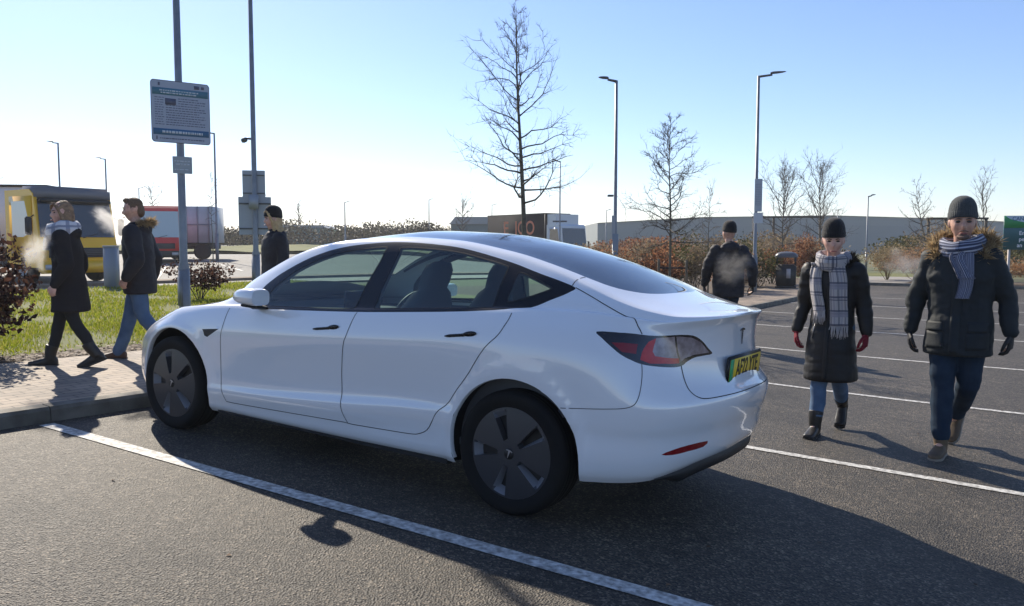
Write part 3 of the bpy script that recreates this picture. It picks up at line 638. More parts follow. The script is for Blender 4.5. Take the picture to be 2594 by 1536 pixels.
# block paving
def brick_mat():
    m = bpy.data.materials.new('block_paving'); m.use_nodes = True; t = m.node_tree; b = t.nodes['Principled BSDF']; b.inputs['Roughness'].default_value = .8; L = t.links
    tc = t.nodes.new('ShaderNodeTexCoord'); br = t.nodes.new('ShaderNodeTexBrick'); br.inputs['Scale'].default_value = 1; br.inputs['Brick Width'].default_value = .2; br.inputs['Row Height'].default_value = .1
    br.inputs['Mortar Size'].default_value = .006; br.inputs['Color1'].default_value = (.29, .225, .165, 1); br.inputs['Color2'].default_value = (.22, .175, .135, 1); br.inputs['Mortar'].default_value = (.07, .06, .05, 1); br.inputs['Mortar Smooth'].default_value = .3
    mp = t.nodes.new('ShaderNodeMapping'); mp.inputs['Rotation'].default_value = (0, 0, pi/2); L.new(tc.outputs['Object'], mp.inputs[0]); L.new(mp.outputs[0], br.inputs['Vector'])
    n = t.nodes.new('ShaderNodeTexNoise'); n.inputs['Scale'].default_value = 3; n.inputs['Detail'].default_value = 8; L.new(tc.outputs['Object'], n.inputs['Vector'])
    mr = t.nodes.new('ShaderNodeMapRange'); mr.inputs[1].default_value = .3; mr.inputs[2].default_value = .7; mr.inputs[3].default_value = .7; mr.inputs[4].default_value = 1.25; L.new(n.outputs[0], mr.inputs[0])
    mx = t.nodes.new('ShaderNodeMix'); mx.data_type = 'RGBA'; mx.blend_type = 'MULTIPLY'; mx.inputs[0].default_value = 1; L.new(br.outputs[0], mx.inputs[6]); L.new(mr.outputs[0], mx.inputs[7]); L.new(mx.outputs[2], b.inputs[0])
    bp = t.nodes.new('ShaderNodeBump'); bp.inputs['Distance'].default_value = .01; bp.inputs['Strength'].default_value = .6; iv = t.nodes.new('ShaderNodeMath'); iv.operation = 'SUBTRACT'; iv.inputs[0].default_value = 1; L.new(br.outputs['Fac'], iv.inputs[1]); L.new(iv.outputs[0], bp.inputs['Height']); L.new(bp.outputs[0], b.inputs['Normal'])
    return m
sheet('pavement', -2.95, -.905, -14, 34, .105, brick_mat())
soil_m = ground_mat('bare_soil', (.06, .042, .028), (.10, .072, .048), (.16, .12, .08), rough=.95, fine=45, bump=1.)
turf_m = mat('turf', (.085, .10, .016), rough=.95, var=(.14, .14, .03), scale=1.2, bump=.6, bscale=40)
sheet('planting_bed', -9.5, -2.95, 12.5, 36, .08, soil_m)
sheet('grass_verge', -13.6, -2.95, -14, 12.5, .08, turf_m)
sheet('verge_edge_soil', -3.55, -2.95, -14, 12.5, .088, soil_m)
# ---------------------------------------------------------------- left side: path, low kerb, road, far bank, lorry park
slab_m = mat('path_slabs', (.30, .28, .25), rough=.85, var=(.22, .205, .185), scale=2)
brown_kerb = mat('stained_kerb', (.16, .11, .075), rough=.9, var=(.22, .17, .12), scale=4)
sheet('path', -15.4, -13.6, -14, 40, .02, slab_m, 1.)
A = []
for y in np.arange(-14, 40.1, 1.): A.append([(x, y, gz(x, y)+z) for x, z in ((-15.4, -.05), (-15.42, .10), (-15.95, .11), (-16.0, -.05))])
tag(MB().grid(A, flip=True).obj('low_kerb', brown_kerb, smooth=False), kind='structure')
sheet('road', -90, -16.0, -20, 70, -.005, asphalt_far, 1.)
bay('road_line', -30, -17.5, 19.5, 10.6, .14, .006); bay('road_line', -38, -22, 27, 17.5, .14, .006)
def dsheet(name, d0, d1, l0, l1, dz, m, nd=12, nl=60, bumpy=0., kind='structure'):
    A = []; rng = np.random.default_rng(3)
    for d in np.linspace(d0, d1, nd):
        row = []
        for l in np.linspace(l0, l1, nl):
            p = CW[:2]+_rh*l+_fh*d; row.append((p[0], p[1], float(gz(*p))+dz+bumpy*noise.noise((l*.35, d*.35, 1.3))))
        A.append(row)
    return tag(MB().grid(A, flip=True).obj(name, m), kind=kind)
dsheet('far_kerb', 60, 60.4, -60, 3, .12, mat('dark_kerb', (.07, .065, .06), rough=.9), 2)
dsheet('far_grass_bank', 60.4, 82, -60, 4, .16, turf_m, 20, 60, .25)
dsheet('lorry_park', 82, 150, -110, 6, .05, asphalt_far, 10, 60)
sheet('turf_patch', -8, 3.5, 40.5, 47, .03, turf_m, 1.)
sheet('side_path', -3.2, .6, 32.0, 40.5, .06, slab_m, 1.)
sheet('planting_bed', .6, 42, 31.94, 36.5, .08, soil_m, 1.)

# ---------------------------------------------------------------- grass blades
def leafy(name, kinds, island, trans=.35, rough=.7):
    """leaf material that lets light through; a list of colours picked per leaf"""
    m = mat(name, island[0], rough=rough, spec=.2, island=island); t = m.node_tree; b = t.nodes['Principled BSDF']; out = t.nodes['Material Output']
    tl = t.nodes.new('ShaderNodeBsdfTranslucent'); mx = t.nodes.new('ShaderNodeMixShader'); mx.inputs[0].default_value = trans
    src = b.inputs['Base Color'].links[0].from_socket; t.links.new(src, tl.inputs[0]); t.links.new(b.outputs[0], mx.inputs[1]); t.links.new(tl.outputs[0], mx.inputs[2]); t.links.new(mx.outputs[0], out.inputs[0]); return m
def np_obj(name, V, F, m, parent=None, smooth=False):
    me = bpy.data.meshes.new(name); V = np.asarray(V, np.float32); F = np.asarray(F, np.int32); k = F.shape[1]
    me.vertices.add(len(V)); me.vertices.foreach_set('co', V.ravel()); me.loops.add(F.size); me.loops.foreach_set('vertex_index', F.ravel())
    me.polygons.add(len(F)); me.polygons.foreach_set('loop_start', np.arange(0, F.size, k, dtype=np.int32))
    me.update(calc_edges=True); me.materials.append(m); me.validate()
    if smooth: me.polygons.foreach_set('use_smooth', [True]*len(F))
    o = bpy.data.objects.new(name, me); C.objects.link(o); o.parent = parent; return o
grass_m = leafy('grass_blades', 1, [(.11, .15, .010), (.21, .26, .018), (.31, .33, .03), (.34, .29, .09)], .5)
def grass(name, regions, seed):
    rng = np.random.default_rng(seed); Vs = []
    for x0, x1, y0, y1, dens, h, wd in regions:
        n = int((x1-x0)*(y1-y0)*dens); x = rng.uniform(x0, x1, n); y = rng.uniform(y0, y1, n)
        # tufts: leave out thin patches
        pat = np.sin(x*2.1+np.sin(y*1.7)*1.3)+np.sin(y*2.6+x*.9)+rng.normal(0, .6, n); k = (pat > -1.0) & ((x < -3.75) | (rng.uniform(0, 1, n) < .35)); x, y = x[k], y[k]; n = len(x)
        z = gz(x, y)+.075; a = rng.uniform(0, 2*pi, n); hh = h*rng.uniform(.5, 1.25, n); ln = rng.uniform(.1, .7, n)*hh; b = rng.uniform(0, 2*pi, n)
        dx, dy = np.cos(a)*wd/2, np.sin(a)*wd/2; tx, ty = np.cos(b)*ln, np.sin(b)*ln
        P = np.stack([np.stack([x-dx, y-dy, z], -1), np.stack([x+dx, y+dy, z], -1), np.stack([x+tx*.4+dx*.8, y+ty*.4+dy*.8, z+hh*.6], -1), np.stack([x+tx-dx*.1, y+ty-dy*.1, z+hh*.95], -1)], 1)
        Vs.append(P.reshape(-1, 3))
    V = np.concatenate(Vs); F = np.arange(len(V)).reshape(-1, 4); return tag(np_obj(name, V, F, grass_m), kind='stuff')
o = grass('grass', [(-5.6, -3.42, -3, 5, 1900, .050, .009), (-9, -5.6, -3, 9, 800, .06, .014), (-13.5, -9, -3, 12.4, 350, .065, .022)], 5)
o['label'] = 'bright sunlit grass of the verge behind the pavement'
# leaf litter at the pavement edge
rng = np.random.default_rng(8); n = 4200; x = -3.0-np.abs(rng.normal(0, .32, n)); y = rng.uniform(-3, 9, n); s = rng.uniform(.012, .03, n); a = rng.uniform(0, 2*pi, n); z = gz(x, y)+.098+rng.uniform(0, .02, n); tz = rng.uniform(-.4, .4, n)*s
P = np.stack([np.stack([x+np.cos(a)*s*c1-np.sin(a)*s*.7*c2, y+np.sin(a)*s*c1+np.cos(a)*s*.7*c2, z+tz*c1], -1) for c1, c2 in ((-1, 0), (0, -1), (1, 0), (0, 1))], 1).reshape(-1, 3)
dead_m = leafy('dead_leaves', 1, [(.05, .03, .02), (.12, .07, .04), (.20, .13, .08)], .1)
o = tag(np_obj('leaf_litter', P, np.arange(len(P)).reshape(-1, 4), dead_m), kind='stuff'); o['label'] = 'fallen brown leaves along the back edge of the pavement'

# ---------------------------------------------------------------- shrubs
bark_m = mat('shrub_stem', (.06, .045, .035), rough=.9)
beech_m = leafy('beech_leaves', 1, [(.08, .034, .02), (.18, .072, .038), (.29, .13, .062), (.38, .21, .11)], .45)
dark_leaf_m = leafy('dark_red_leaves', 1, [(.02, .012, .012), (.045, .022, .018), (.075, .035, .025), (.13, .065, .04)], .4)
twig_m = leafy('pale_twigs', 1, [(.14, .10, .065), (.23, .17, .105), (.34, .25, .16), (.27, .21, .10)], .3)
orange_m = leafy('orange_twigs', 1, [(.28, .15, .07), (.42, .23, .11), (.48, .30, .16)], .3)
straw_m = leafy('straw_twigs', 1, [(.22, .16, .08), (.36, .27, .14), (.46, .36, .2)], .3)
olive_m = leafy('olive_leaves', 1, [(.035, .04, .012), (.065, .07, .02), (.11, .105, .035), (.15, .13, .06)], .3)
def leaves(rng, cen, rad, n, s, flat=.6):
    """n leaf quads scattered in ellipsoid clumps cen/rad"""
    cen, rad = np.array(cen), np.array(rad); k = rng.integers(0, len(cen), n); d = rng.normal(0, 1, (n, 3)); d /= np.linalg.norm(d, axis=1, keepdims=True); r = rng.uniform(0, 1, (n, 1))**.45
    p = cen[k]+d*r*rad[k]; sz = s*rng.uniform(.55, 1.35, (n, 1)); u = rng.normal(0, 1, (n, 3)); u /= np.linalg.norm(u, axis=1, keepdims=True); v = np.cross(u, rng.normal(0, 1, (n, 3))); v /= np.linalg.norm(v, axis=1, keepdims=True)
    w2 = np.cross(u, v)*.25
    return np.stack([p-u*sz, p-v*sz*flat+w2*sz, p+u*sz, p+v*sz*flat+w2*sz], 1).reshape(-1, 3)
def shrub(name, label, x, y, h, w, m, n=1800, s=.03, stems=7, group=None, seed=0, low=.15, cat='shrub', twig=0, lean=0., sm=None, base=.08, squash=1.):
    rng = np.random.default_rng(seed+int(abs(x*37+y*91))); t = thing(name, label, cat, G(x, y, base), rng.uniform(0, 6.28), group)
    mb = MB(); tips = []
    for i in range(stems):
        a = 2*pi*i/stems+rng.uniform(-.4, .4); r = rng.uniform(.3, 1)*w/2; hh = h*rng.uniform(.62, .98)*(1-.35*(r/(w/2))**2); P = [(0, 0, -.1)]; q = np.array([cos(a)*.04, sin(a)*.04, 0])
        for f in (.3, .6, 1.):
            q = np.array([cos(a)*r*f**1.2+lean*f*h, sin(a)*r*f**1.2, hh*f])+rng.normal(0, .03*w, 3)*(f < 1); P.append(tuple(q))
        mb.tube(P, [.012*h**.5, .009*h**.5, .006*h**.5, .002], 5); tips += [np.array(P[2]), np.array(P[3]), (np.array(P[2])+P[3])/2]
        for j in range(twig):
            b = np.array(P[rng.integers(1, 4)]); e = b+np.array([rng.normal(0, .16*w), rng.normal(0, .16*w), abs(rng.normal(.12, .12))*h]); mb.tube([b, (b+e)/2+rng.normal(0, .02*w, 3), e], [.005, .0035, .0015], 3, cap=False)
    tips = [q for q in tips if q[2] > low*h]; mb.obj('stems', sm or bark_m, t)
    V = leaves(rng, tips, [np.array([w*.24, w*.24, h*.17*squash])*rng.uniform(.7, 1.2) for _ in tips], n, s); V[:, 2] = np.maximum(V[:, 2], .01)
    np_obj('foliage', V, np.arange(len(V)).reshape(-1, 4), m, t); return t
shrub('shrub', 'dark russet leafed shrub at the left edge beside the walking woman', -3.62, -.55, 1.22, 1.15, dark_leaf_m, 2600, .034, 12, seed=1, low=.18, twig=4)
shrub('shrub', 'smaller dark russet shrub cut by the left edge of the photo', -3.95, -1.35, 1.1, 1.2, dark_leaf_m, 1800, .034, 9, seed=3, low=.12, twig=4)
shrub('shrub', 'low dark russet shrub behind the foot of the large sign post', -8.7, 5.73, .95, 1.15, dark_leaf_m, 1300, .035, 8, seed=2)
# brown beech hedge plants along the pavement behind the car
for i, (x, y, h, w, mm, lab) in enumerate([
    (-5.1, 17.3, 1.45, 1.5, twig_m, 'pale tan shrub just right of the lamp post with the side sign'),
    (-4.2, 18.2, 1.55, 1.4, beech_m, 'tall reddish brown beech shrub left of the staked young tree'),
    (-3.7, 16.9, 1.25, 1.2, beech_m, 'lower reddish brown beech shrub in front, left of the staked young tree'),
    (-4.6, 20.8, 1.95, 2.2, olive_m, 'dark olive evergreen shrub behind the brown beech shrubs'),
    (-3.9, 20.3, 1.6, 1.3, twig_m, 'pale twiggy shrub between the staked tree and the man seen from behind'),
    (-3.75, 23.6, 1.95, 1.8, twig_m, 'pale twiggy shrub behind the shoulder of the man seen from behind'),
    (-3.5, 25.8, 1.75, 1.7, olive_m, 'olive brown shrub to the left of the litter bin'),
    (-3.3, 23.3, .95, 1.3, twig_m, 'low pale twiggy shrub at the pavement edge left of the litter bin'),
    (-3.9, 29.3, 1.9, 2.0, twig_m, 'pale brown shrub right behind the litter bin'),
    (-3.1, 31.2, 2.0, 1.5, beech_m, 'dark brown shrub to the right of the litter bin')]):
    shrub('hedge_shrub', lab, x, y, h, w, mm, 2600 if mm is not twig_m else 2000, .045 if mm is not twig_m else .035, 9, 'shrubs in the bed along the pavement', seed=20+i, low=.05, twig=6 if mm is twig_m else 2)
shrub('orange_shrub', 'round orange twiggy shrub at the far corner of the car park', 1.0, 34.2, 1.75, 2.5, orange_m, 2600, .045, 16, seed=50, twig=12, low=.1, sm=orange_m)
shrub('orange_shrub', 'orange brown twiggy shrub behind the far kerb at the right edge', 5.2, 34.0, 1.25, 2.6, orange_m, 2200, .045, 14, seed=51, twig=10, low=.05, sm=orange_m)
shrub('shrub', 'olive brown shrub half hidden by the man in the fur trimmed parka', 2.6, 38.0, 2.3, 3.2, olive_m, 2600, .06, 12, seed=52, twig=4, low=.1)
shrub('shrub', 'dark grey green shrub behind the orange shrub near the thin lamp post', -1.6, 50, 2.2, 4.2, olive_m, 2400, .09, 12, seed=53, twig=4, low=.05)
shrub('shrub', 'pale brown shrub under the leaning bare tree at the right', .9, 43.5, 2.9, 3.0, twig_m, 2600, .05, 14, seed=54, twig=10, low=.1)
shrub('shrub', 'wide pale brown shrub below the green signboard', 7.0, 36.4, 1.5, 3.4, twig_m, 2600, .05, 14, seed=55, twig=8, low=.05)
shrub('shrub', 'tall pale brown shrub far behind the woman in the tartan scarf', -7.5, 44, 2.4, 5.5, twig_m, 3200, .08, 16, seed=56, twig=6, low=.05)
shrub('shrub', 'wide brown shrub far behind the litter bin', -12.5, 46, 2.3, 5.5, twig_m, 3200, .08, 16, seed=57, twig=6, low=.05)
shrub('shrub', 'wide russet shrub far left of the pale sign post', -13, 38, 2.0, 5.0, beech_m, 3000, .08, 14, seed=58, twig=4, low=.05)
shrub('shrub', 'brown shrub in front of the white lorry cab', -17.0, 39, 1.8, 4.5, twig_m, 2600, .08, 14, seed=59, twig=4, low=.05)
shrub('shrub', 'olive brown shrub to the right of the white lorry cab', -14.8, 43, 2.0, 4.0, twig_m, 2600, .08, 14, seed=60, twig=4, low=.05)

MTX, MTY = -2.62, 15.06
# ---------------------------------------------------------------- bare trees
trunk_m = mat('tree_bark', (.075, .07, .055), rough=.9, var=(.13, .12, .085), scale=14, bump=.4, bscale=60); twig_dark = mat('bare_twigs', (.045, .038, .032), rough=.9)
def bare_tree(name, label, x, y, h, r0, prof, z0, nb, seed, lean=(0, 0), group=None, up=.55, sub=6, tw=2, thin=1., multi=0, tm=None, bm_=None, base=.05, curve=.3):
    """prof: half-width of the crown by height share; z0: where branching starts"""
    rng = np.random.default_rng(seed); t = thing(name, label, 'tree', G(x, y, base), 0, group); mt = MB(); mc = MB(); pf = lambda f: float(np.interp(f, *zip(*prof)))
    n = 14; ph = rng.uniform(0, 6, 4); ax = []
    for i in range(n+1):
        f = i/n; ax.append(np.array([lean[0]*f*h+.012*h*sin(f*7+ph[0])*f, lean[1]*f*h+.012*h*sin(f*6+ph[1])*f, h*f-.1*(i == 0)]))
    mt.tube(ax, [r0*(1-.93*(i/n)**.9)*(1+.25*(i == 0)) for i in range(n+1)], 10); mt.obj('trunk', tm or trunk_m, t)
    def axis(f): k = f*n; i = min(int(k), n-1); return ax[i]*(1-(k-i))+ax[i+1]*(k-i)
    def limb(p, d, L, r, segs, wob, lift):
        P = [np.array(p)]; d = np.array(d)/np.linalg.norm(d)
        for i in range(segs):
            d = d+rng.normal(0, wob, 3)+np.array([0, 0, lift]); d /= np.linalg.norm(d); P.append(P[-1]+d*L/segs)
        mc.tube(P, [r*(1-.85*i/segs) for i in range(segs+1)], 4 if r < .012 else 6, cap=False); return P
    for i in range(nb):
        f = z0+(.97-z0)*(i+rng.uniform(0, 1))/nb; a = i*2.399+rng.uniform(-.35, .35); W = pf(f)*rng.uniform(.7, 1.08); el = up*(.05+1.15*(f-z0)/(1-z0)); L = 1.10*W*h/max(cos(min(el, 1.1)), .45)
        P = limb(axis(f), (cos(a), sin(a), math.tan(min(el, 1.2))), L, max(.006, r0*.42*(1-f)**.8+.004)*thin, 8, .19, curve*.10)
        for j in range(sub):
            k = rng.integers(2, 9); b = P[k]; dd = P[k]-P[k-1]; dd = dd/np.linalg.norm(dd)+rng.normal(0, .55, 3)+[0, 0, .15]; Q = limb(b, dd, L*rng.uniform(.18, .42), .0055*thin, 4, .2, .05)
            for q in range(tw):
                b = Q[rng.integers(1, 5)]; limb(b, rng.normal(0, 1, 3)+[0, 0, .3]+dd, L*rng.uniform(.07, .17), .0034*thin, 2, .2, .03)
    mc.obj('crown', bm_ or twig_dark, t); return t
rvec = _rh
bare_tree('bare_tree', 'tallest bare tree rising behind the car roof in the middle of the photo', -3.26, 9.23, 5.95, .068, [(0, .2), (.38, .205), (.45, .20), (.6, .175), (.72, .155), (.82, .11), (.88, .05), (1, .02)], .36, 46, 4, lean=(-.04*_rh[0], -.04*_rh[1]), sub=11, tw=3, up=.92, thin=.9)
bare_tree('bare_tree', 'medium bare tree between two stakes, left of the man seen from behind', MTX, MTY, 4.75, .045, [(0, .24), (.35, .24), (.45, .23), (.6, .20), (.75, .14), (.9, .07), (1, .015)], .33, 44, 9, sub=13, tw=4, up=.75, lean=(-.004, 0))
bare_tree('bare_tree', 'slim young bare tree just right of the staked tree', -3.2, 19.6, 3.3, .026, [(0, .15), (.4, .17), (.7, .13), (1, .04)], .35, 22, 12, sub=5, tw=2, up=.9, bm_=mat('pale_bare_twigs', (.16, .12, .08), rough=.9))
gtw = mat('grey_bare_twigs', (.10, .085, .07), rough=.9)
for i, (x, y, h, lab) in enumerate([(-4.9, 34.8, 4.9, 'upright bare tree behind the litter bin, the left one of a close pair'), (-3.6, 36.5, 5.1, 'upright bare tree behind the litter bin, the right one of a close pair')]):
    bare_tree('bare_tree', lab, x, y, h, .05, [(0, .16), (.3, .24), (.5, .25), (.75, .18), (1, .03)], .18, 46, 30+i, sub=10, tw=3, up=1.3, bm_=gtw, thin=1.4, curve=.6)
bare_tree('bare_tree', 'bare tree leaning left beside the hood of the man in the parka', .6, 42.4, 4.6, .06, [(0, .2), (.4, .26), (.7, .2), (1, .05)], .3, 24, 41, lean=(-.16, -.08), sub=6, tw=2, up=.9, bm_=gtw, thin=1.6)
bare_tree('bare_tree', 'bare tree with upright twigs directly behind the grey beanie of the man', 2.6, 47.3, 5.0, .05, [(0, .1), (.3, .16), (.7, .17), (1, .08)], .2, 26, 43, sub=6, tw=2, up=1.4, bm_=gtw, thin=1.6, curve=.7)
bare_tree('bare_tree', 'thin young bare tree on the far grass in front of the grey trailer', -30.6, 22.6, 4.3, .03, [(0, .05), (.5, .08), (.7, .11), (1, .04)], .45, 20, 44, sub=4, tw=1, up=1.3, bm_=gtw, thin=1.5)
bare_tree('bare_tree', 'small distant bare tree above the yellow lorry cab roof', -64, 27, 7.2, .06, [(0, .1), (.5, .2), (.8, .16), (1, .05)], .35, 26, 46, sub=5, tw=2, up=1.0, bm_=gtw, thin=3)
bare_tree('bare_tree', 'small distant bare tree above the red lorry', -62, 40, 5.6, .05, [(0, .1), (.5, .14), (.8, .12), (1, .05)], .4, 22, 47, sub=5, tw=1, up=1.2, bm_=gtw, thin=3)
bare_tree('bare_tree', 'twiggy distant bare tree left of the car roof beyond the far lamps', -46.5, 66, 5.0, .06, [(0, .2), (.4, .3), (.8, .22), (1, .05)], .2, 30, 48, sub=5, tw=2, up=1.2, bm_=gtw, thin=3)
for i, (d, l, h) in enumerate([(105, -32.5, 6.2), (108, -28.6, 5.6), (112, -33.8, 5.0)]):
    p = CW[:2]+_rh*l+_fh*d
    bare_tree('bare_tree', 'tall bare tree standing out of the distant wood', p[0], p[1], h, .07, [(0, .1), (.5, .17), (1, .05)], .3, 22, 60+i, sub=4, tw=1, up=1.3, bm_=gtw, thin=4, group='bare trees in the distant wood')
# stakes with a tie
stake_m = mat('stake_wood', (.16, .13, .09), rough=.9, var=(.10, .08, .055), scale=10)
for i, (dx, lab) in enumerate([(-.28, 'left timber stake beside the staked young tree'), (.42, 'right timber stake beside the staked young tree')]):
    p = np.array([MTX, MTY])+_rh*dx; o = MB().tube([(0, 0, -.2), (0, 0, 1.15), (0, 0, 1.17)], [.035, .033, .02], 10).obj('tree_stake', stake_m); o.location = G(p[0], p[1], .05); tag(o, lab, 'stake', 'stakes of the young tree')
o = MB().box(-.28, .42, -.01, .01, .93, .97).obj('tree_tie', mat('tie_rubber', (.02, .02, .02), rough=.8)); o.location = G(MTX, MTY, .05); o.rotation_euler = (0, 0, YAW); tag(o, 'black tie strap joining the two stakes to the young tree', 'tie')
# distant wood: reads as one mass
rng = np.random.default_rng(77); cen, rad = [], []
for i in range(150):
    l = rng.uniform(-38, -2); d = rng.uniform(84, 150); p = CW[:2]+_rh*l*d/100+_fh*d; h = rng.uniform(.7, 1.5)*(1.2 if l > -30 else .9)*(1. if l < -8 else .75); z = float(gz(*p))
    cen.append([p[0], p[1], z+h*.9]); rad.append([rng.uniform(2, 4.5), rng.uniform(2, 4.5), h])
V = leaves(rng, cen, rad, 60000, .16); wood_m = leafy('wood_twigs', 1, [(.035, .03, .025), (.06, .05, .035), (.10, .085, .055), (.075, .08, .04)], .2)
o = tag(np_obj('distant_wood', V, np.arange(len(V)).reshape(-1, 4), wood_m), kind='stuff'); o['label'] = 'band of distant bare brown woodland on the horizon'

# stray leaves and bits on the tarmac
rng = np.random.default_rng(12)
spots = [(2.216, -2.14), (3.2, -1.7), (1.4, -2.6), (3.0, -2.2), (3.9, -1.2), (2.5, -2.2)]+[(rng.uniform(.2, 5.5), rng.uniform(-2.8, 6)) for _ in range(60)]
mb = MB()
for i, (x, y) in enumerate(spots):
    r = .018 if i == 0 else rng.uniform(.006, .016); a = rng.uniform(0, 6.28); z = float(gz(x, y))+.004; k = 6
    mb.add([(x+cos(a+6.28*j/k)*r*rng.uniform(.4, 1.1), y+sin(a+6.28*j/k)*r*rng.uniform(.4, 1.1), z+rng.uniform(0, .006)) for j in range(k)], [tuple(range(k))])
o = tag(mb.obj('tarmac_litter', dead_m, smooth=False), kind='stuff'); o['label'] = 'scattered bits of leaf and grit on the tarmac'

for i, (x, y, h, w_, mm, lab) in enumerate([(3.4, 33.6, 1.5, 1.8, straw_m, 'straw coloured shrub behind the far kerb between the two right hand walkers'), (-.6, 36.5, 1.7, 2.2, straw_m, 'straw coloured shrub beside the small grass patch'), (6.6, 33.4, 1.3, 2.0, straw_m, 'low straw coloured shrub under the green signboard')]):
    shrub('straw_shrub', lab, x, y, h, w_, mm, 2200, .045, 14, seed=80+i, twig=12, low=.05, sm=mm)

for i, (x, y, h, w_, mm, lab) in enumerate([(-6.2, 18.6, 1.5, 1.8, beech_m, 'russet shrub left of the middle lamp post'), (-5.6, 19.6, 1.7, 2.0, twig_m, 'pale shrub right behind the middle lamp post'), (-3.4, 21.9, 1.65, 1.6, beech_m, 'russet shrub behind the left arm of the man seen from behind'), (-3.3, 28.0, 1.6, 1.6, beech_m, 'russet shrub just right of the litter bin'), (-2.9, 33.0, 1.8, 2.2, twig_m, 'pale shrub at the far end of the pavement'), (-4.6, 27.0, 2.1, 2.0, olive_m, 'olive shrub behind the litter bin, in the second row')]):
    shrub('hedge_shrub', lab, x, y, h, w_, mm, 2600, .042, 10, 'shrubs in the bed along the pavement', seed=120+i, low=.04, twig=6)
for i, (x, y, w_, mm, lab) in enumerate([(-9, 50, 7, twig_m, 'wide pale scrub before the warehouse, left of the thin lamp post'), (3.2, 52, 6, olive_m, 'wide olive scrub before the warehouse, behind the grass patch'), (9.5, 47, 6, twig_m, 'wide pale scrub before the warehouse, near the green signboard'), (-17.5, 47, 7, beech_m, 'wide russet scrub before the warehouse, behind the middle lamp post')]):
    shrub('scrub', lab, x, y, 2.1, w_, mm, 3600, .09, 20, 'scrub before the warehouse', seed=140+i, twig=8, low=.03)
# ---------------------------------------------------------------- lamp posts, signs, cameras
galv = mat('galvanised_steel', (.26, .28, .30), rough=.5, metal=.35, var=(.20, .215, .235), scale=5); galv_dark = mat('weathered_steel', (.10, .105, .11), rough=.6, metal=.3)
def post(name, label, x, y, h, rb=.07, rs=.045, hb=1.5, arm=None, head='led', face=None, base=.06, lamp=True, m=None, group='lamp posts', cat='lamp post', rt=None):
    """arm: (angle in the ground plane, length)"""
    m = m or galv; t = thing(name, label, cat, G(x, y, base), 0, group); rt = rt or rs*.75
    MB().tube([(0, 0, -.2), (0, 0, hb)], [rb, rb], 16).obj('base_section', m, t)
    MB().tube([(0, 0, hb-.02), (0, 0, hb), (0, 0, hb+.10), (0, 0, h)], [rb, rb*1.0, rs, rt], 14).obj('shaft', m, t)
    MB().bbox(-.045, .045, -rb-.004, -rb+.02, .35, .35+min(.5, hb-.45), .006).obj('service_door', m, t)
    if arm and lamp:
        a, L = arm; mb = MB(); T = Matrix.Rotation(a, 4, 'Z')
        mb.tube([T@Vector((-.02, 0, h-.03)), T@Vector((L*.5, 0, h+.02)), T@Vector((L*.62, 0, h+.03))], [.04, .035, .03], 8); mb.obj('arm', galv_dark, t)
        A = []
        for px, hw, hz_ in ((L*.55, .05, .035), (L*.65, .09, .05), (L*.9, .11, .045), (L*1.15, .09, .025), (L*1.25, .03, .01)):
            A.append([T@Vector((px, hw*c1, h+.045+px*.10+hz_*c2)) for c1, c2 in ((-1, -.4), (-.7, .6), (0, 1), (.7, .6), (1, -.4), (0, -.7), (-1, -.4))])
        mb = MB(); mb.grid(A); mb.obj('lamp_head', galv_dark, t)
    return t
AX_R, AX_L = YAW, YAW+pi
post('sign_post', 'near grey post left of the car carrying the large parking notice', -4.54, 2.45, 6.5, .075, .052, .85, None, lamp=False, group=None, cat='post', base=.05)
post('camera_post', 'grey post carrying a small camera and two boards seen from behind', -7.75, 6.34, 7.0, .075, .052, .95, None, lamp=False, group=None, cat='post')
post('lamp_post', 'thin grey lamp post behind the far grass, right of the parking notice', -32.98, 24.68, 6.9, .09, .06, 1.4, (AX_L, .5))
post('lamp_post', 'thin lamp post rising behind the yellow lorry cab, the left one', -45.23, 22.75, 6.9, .09, .065, 1.4, (AX_L, .55))
post('lamp_post', 'thin lamp post rising behind the yellow lorry cab, the right one', -54.36, 31.18, 7.1, .10, .07, 1.4, (AX_L, .6))
post('lamp_post', 'very small distant lamp post above the red lorry', -78.24, 49.19, 6.3, .10, .07, 1.4, (AX_R, .7))
post('lamp_post', 'small distant lamp post standing in front of the wood', -52.04, 54.14, 4.4, .10, .07, 1.2, (AX_R, .5))
post('lamp_post', 'small distant lamp post left of the twiggy tree beyond the car roof', -50.6, 65.5, 5.0, .10, .07, 1.2, (AX_R, .4))
post('lamp_post', 'distant lamp post left of the trunk of the tallest bare tree', -56.82, 86.84, 6.5, .12, .08, 1.2, (AX_R, .7))
post('lamp_post', 'lamp post with a crossbar behind the branches of the tallest bare tree', -20.49, 41.07, 6.75, .08, .055, 1.4, (AX_L, .45))
post('lamp_post', 'distant lamp post left of the one with the side sign', -43.85, 95.19, 6.2, .12, .08, 1.2, (AX_R, .6))
lp = post('lamp_post', 'tall grey lamp post in the middle right with its head pointing left', -5.3, 17.46, 6.25, .085, .055, 1.5, (AX_L, .42))
lp4 = post('lamp_post', 'tall grey lamp post at the right with its head pointing right', -2.55, 22.2, 7.0, .085, .058, 1.2, (AX_R, .7))
post('lamp_post', 'thin lamp post behind the shoulder of the woman in the tartan scarf', -3.28, 47.38, 4.45, .07, .05, 1.2, (AX_R, .35))
post('lamp_post', 'tiny distant lamp post above the warehouse roof on the right', -19.67, 122.69, 6.7, .12, .08, 1.2, (AX_R, .6))
o = MB().box(-.45, .45, -.03, .03, 2.9, 3.0).obj('crossbar', galv_dark); o.location = (0, 0, 0); o.rotation_euler = (0, 0, YAW)
o.parent = [q for q in bpy.data.objects if q.get('label') == 'lamp post with a crossbar behind the branches of the tallest bare tree'][0]
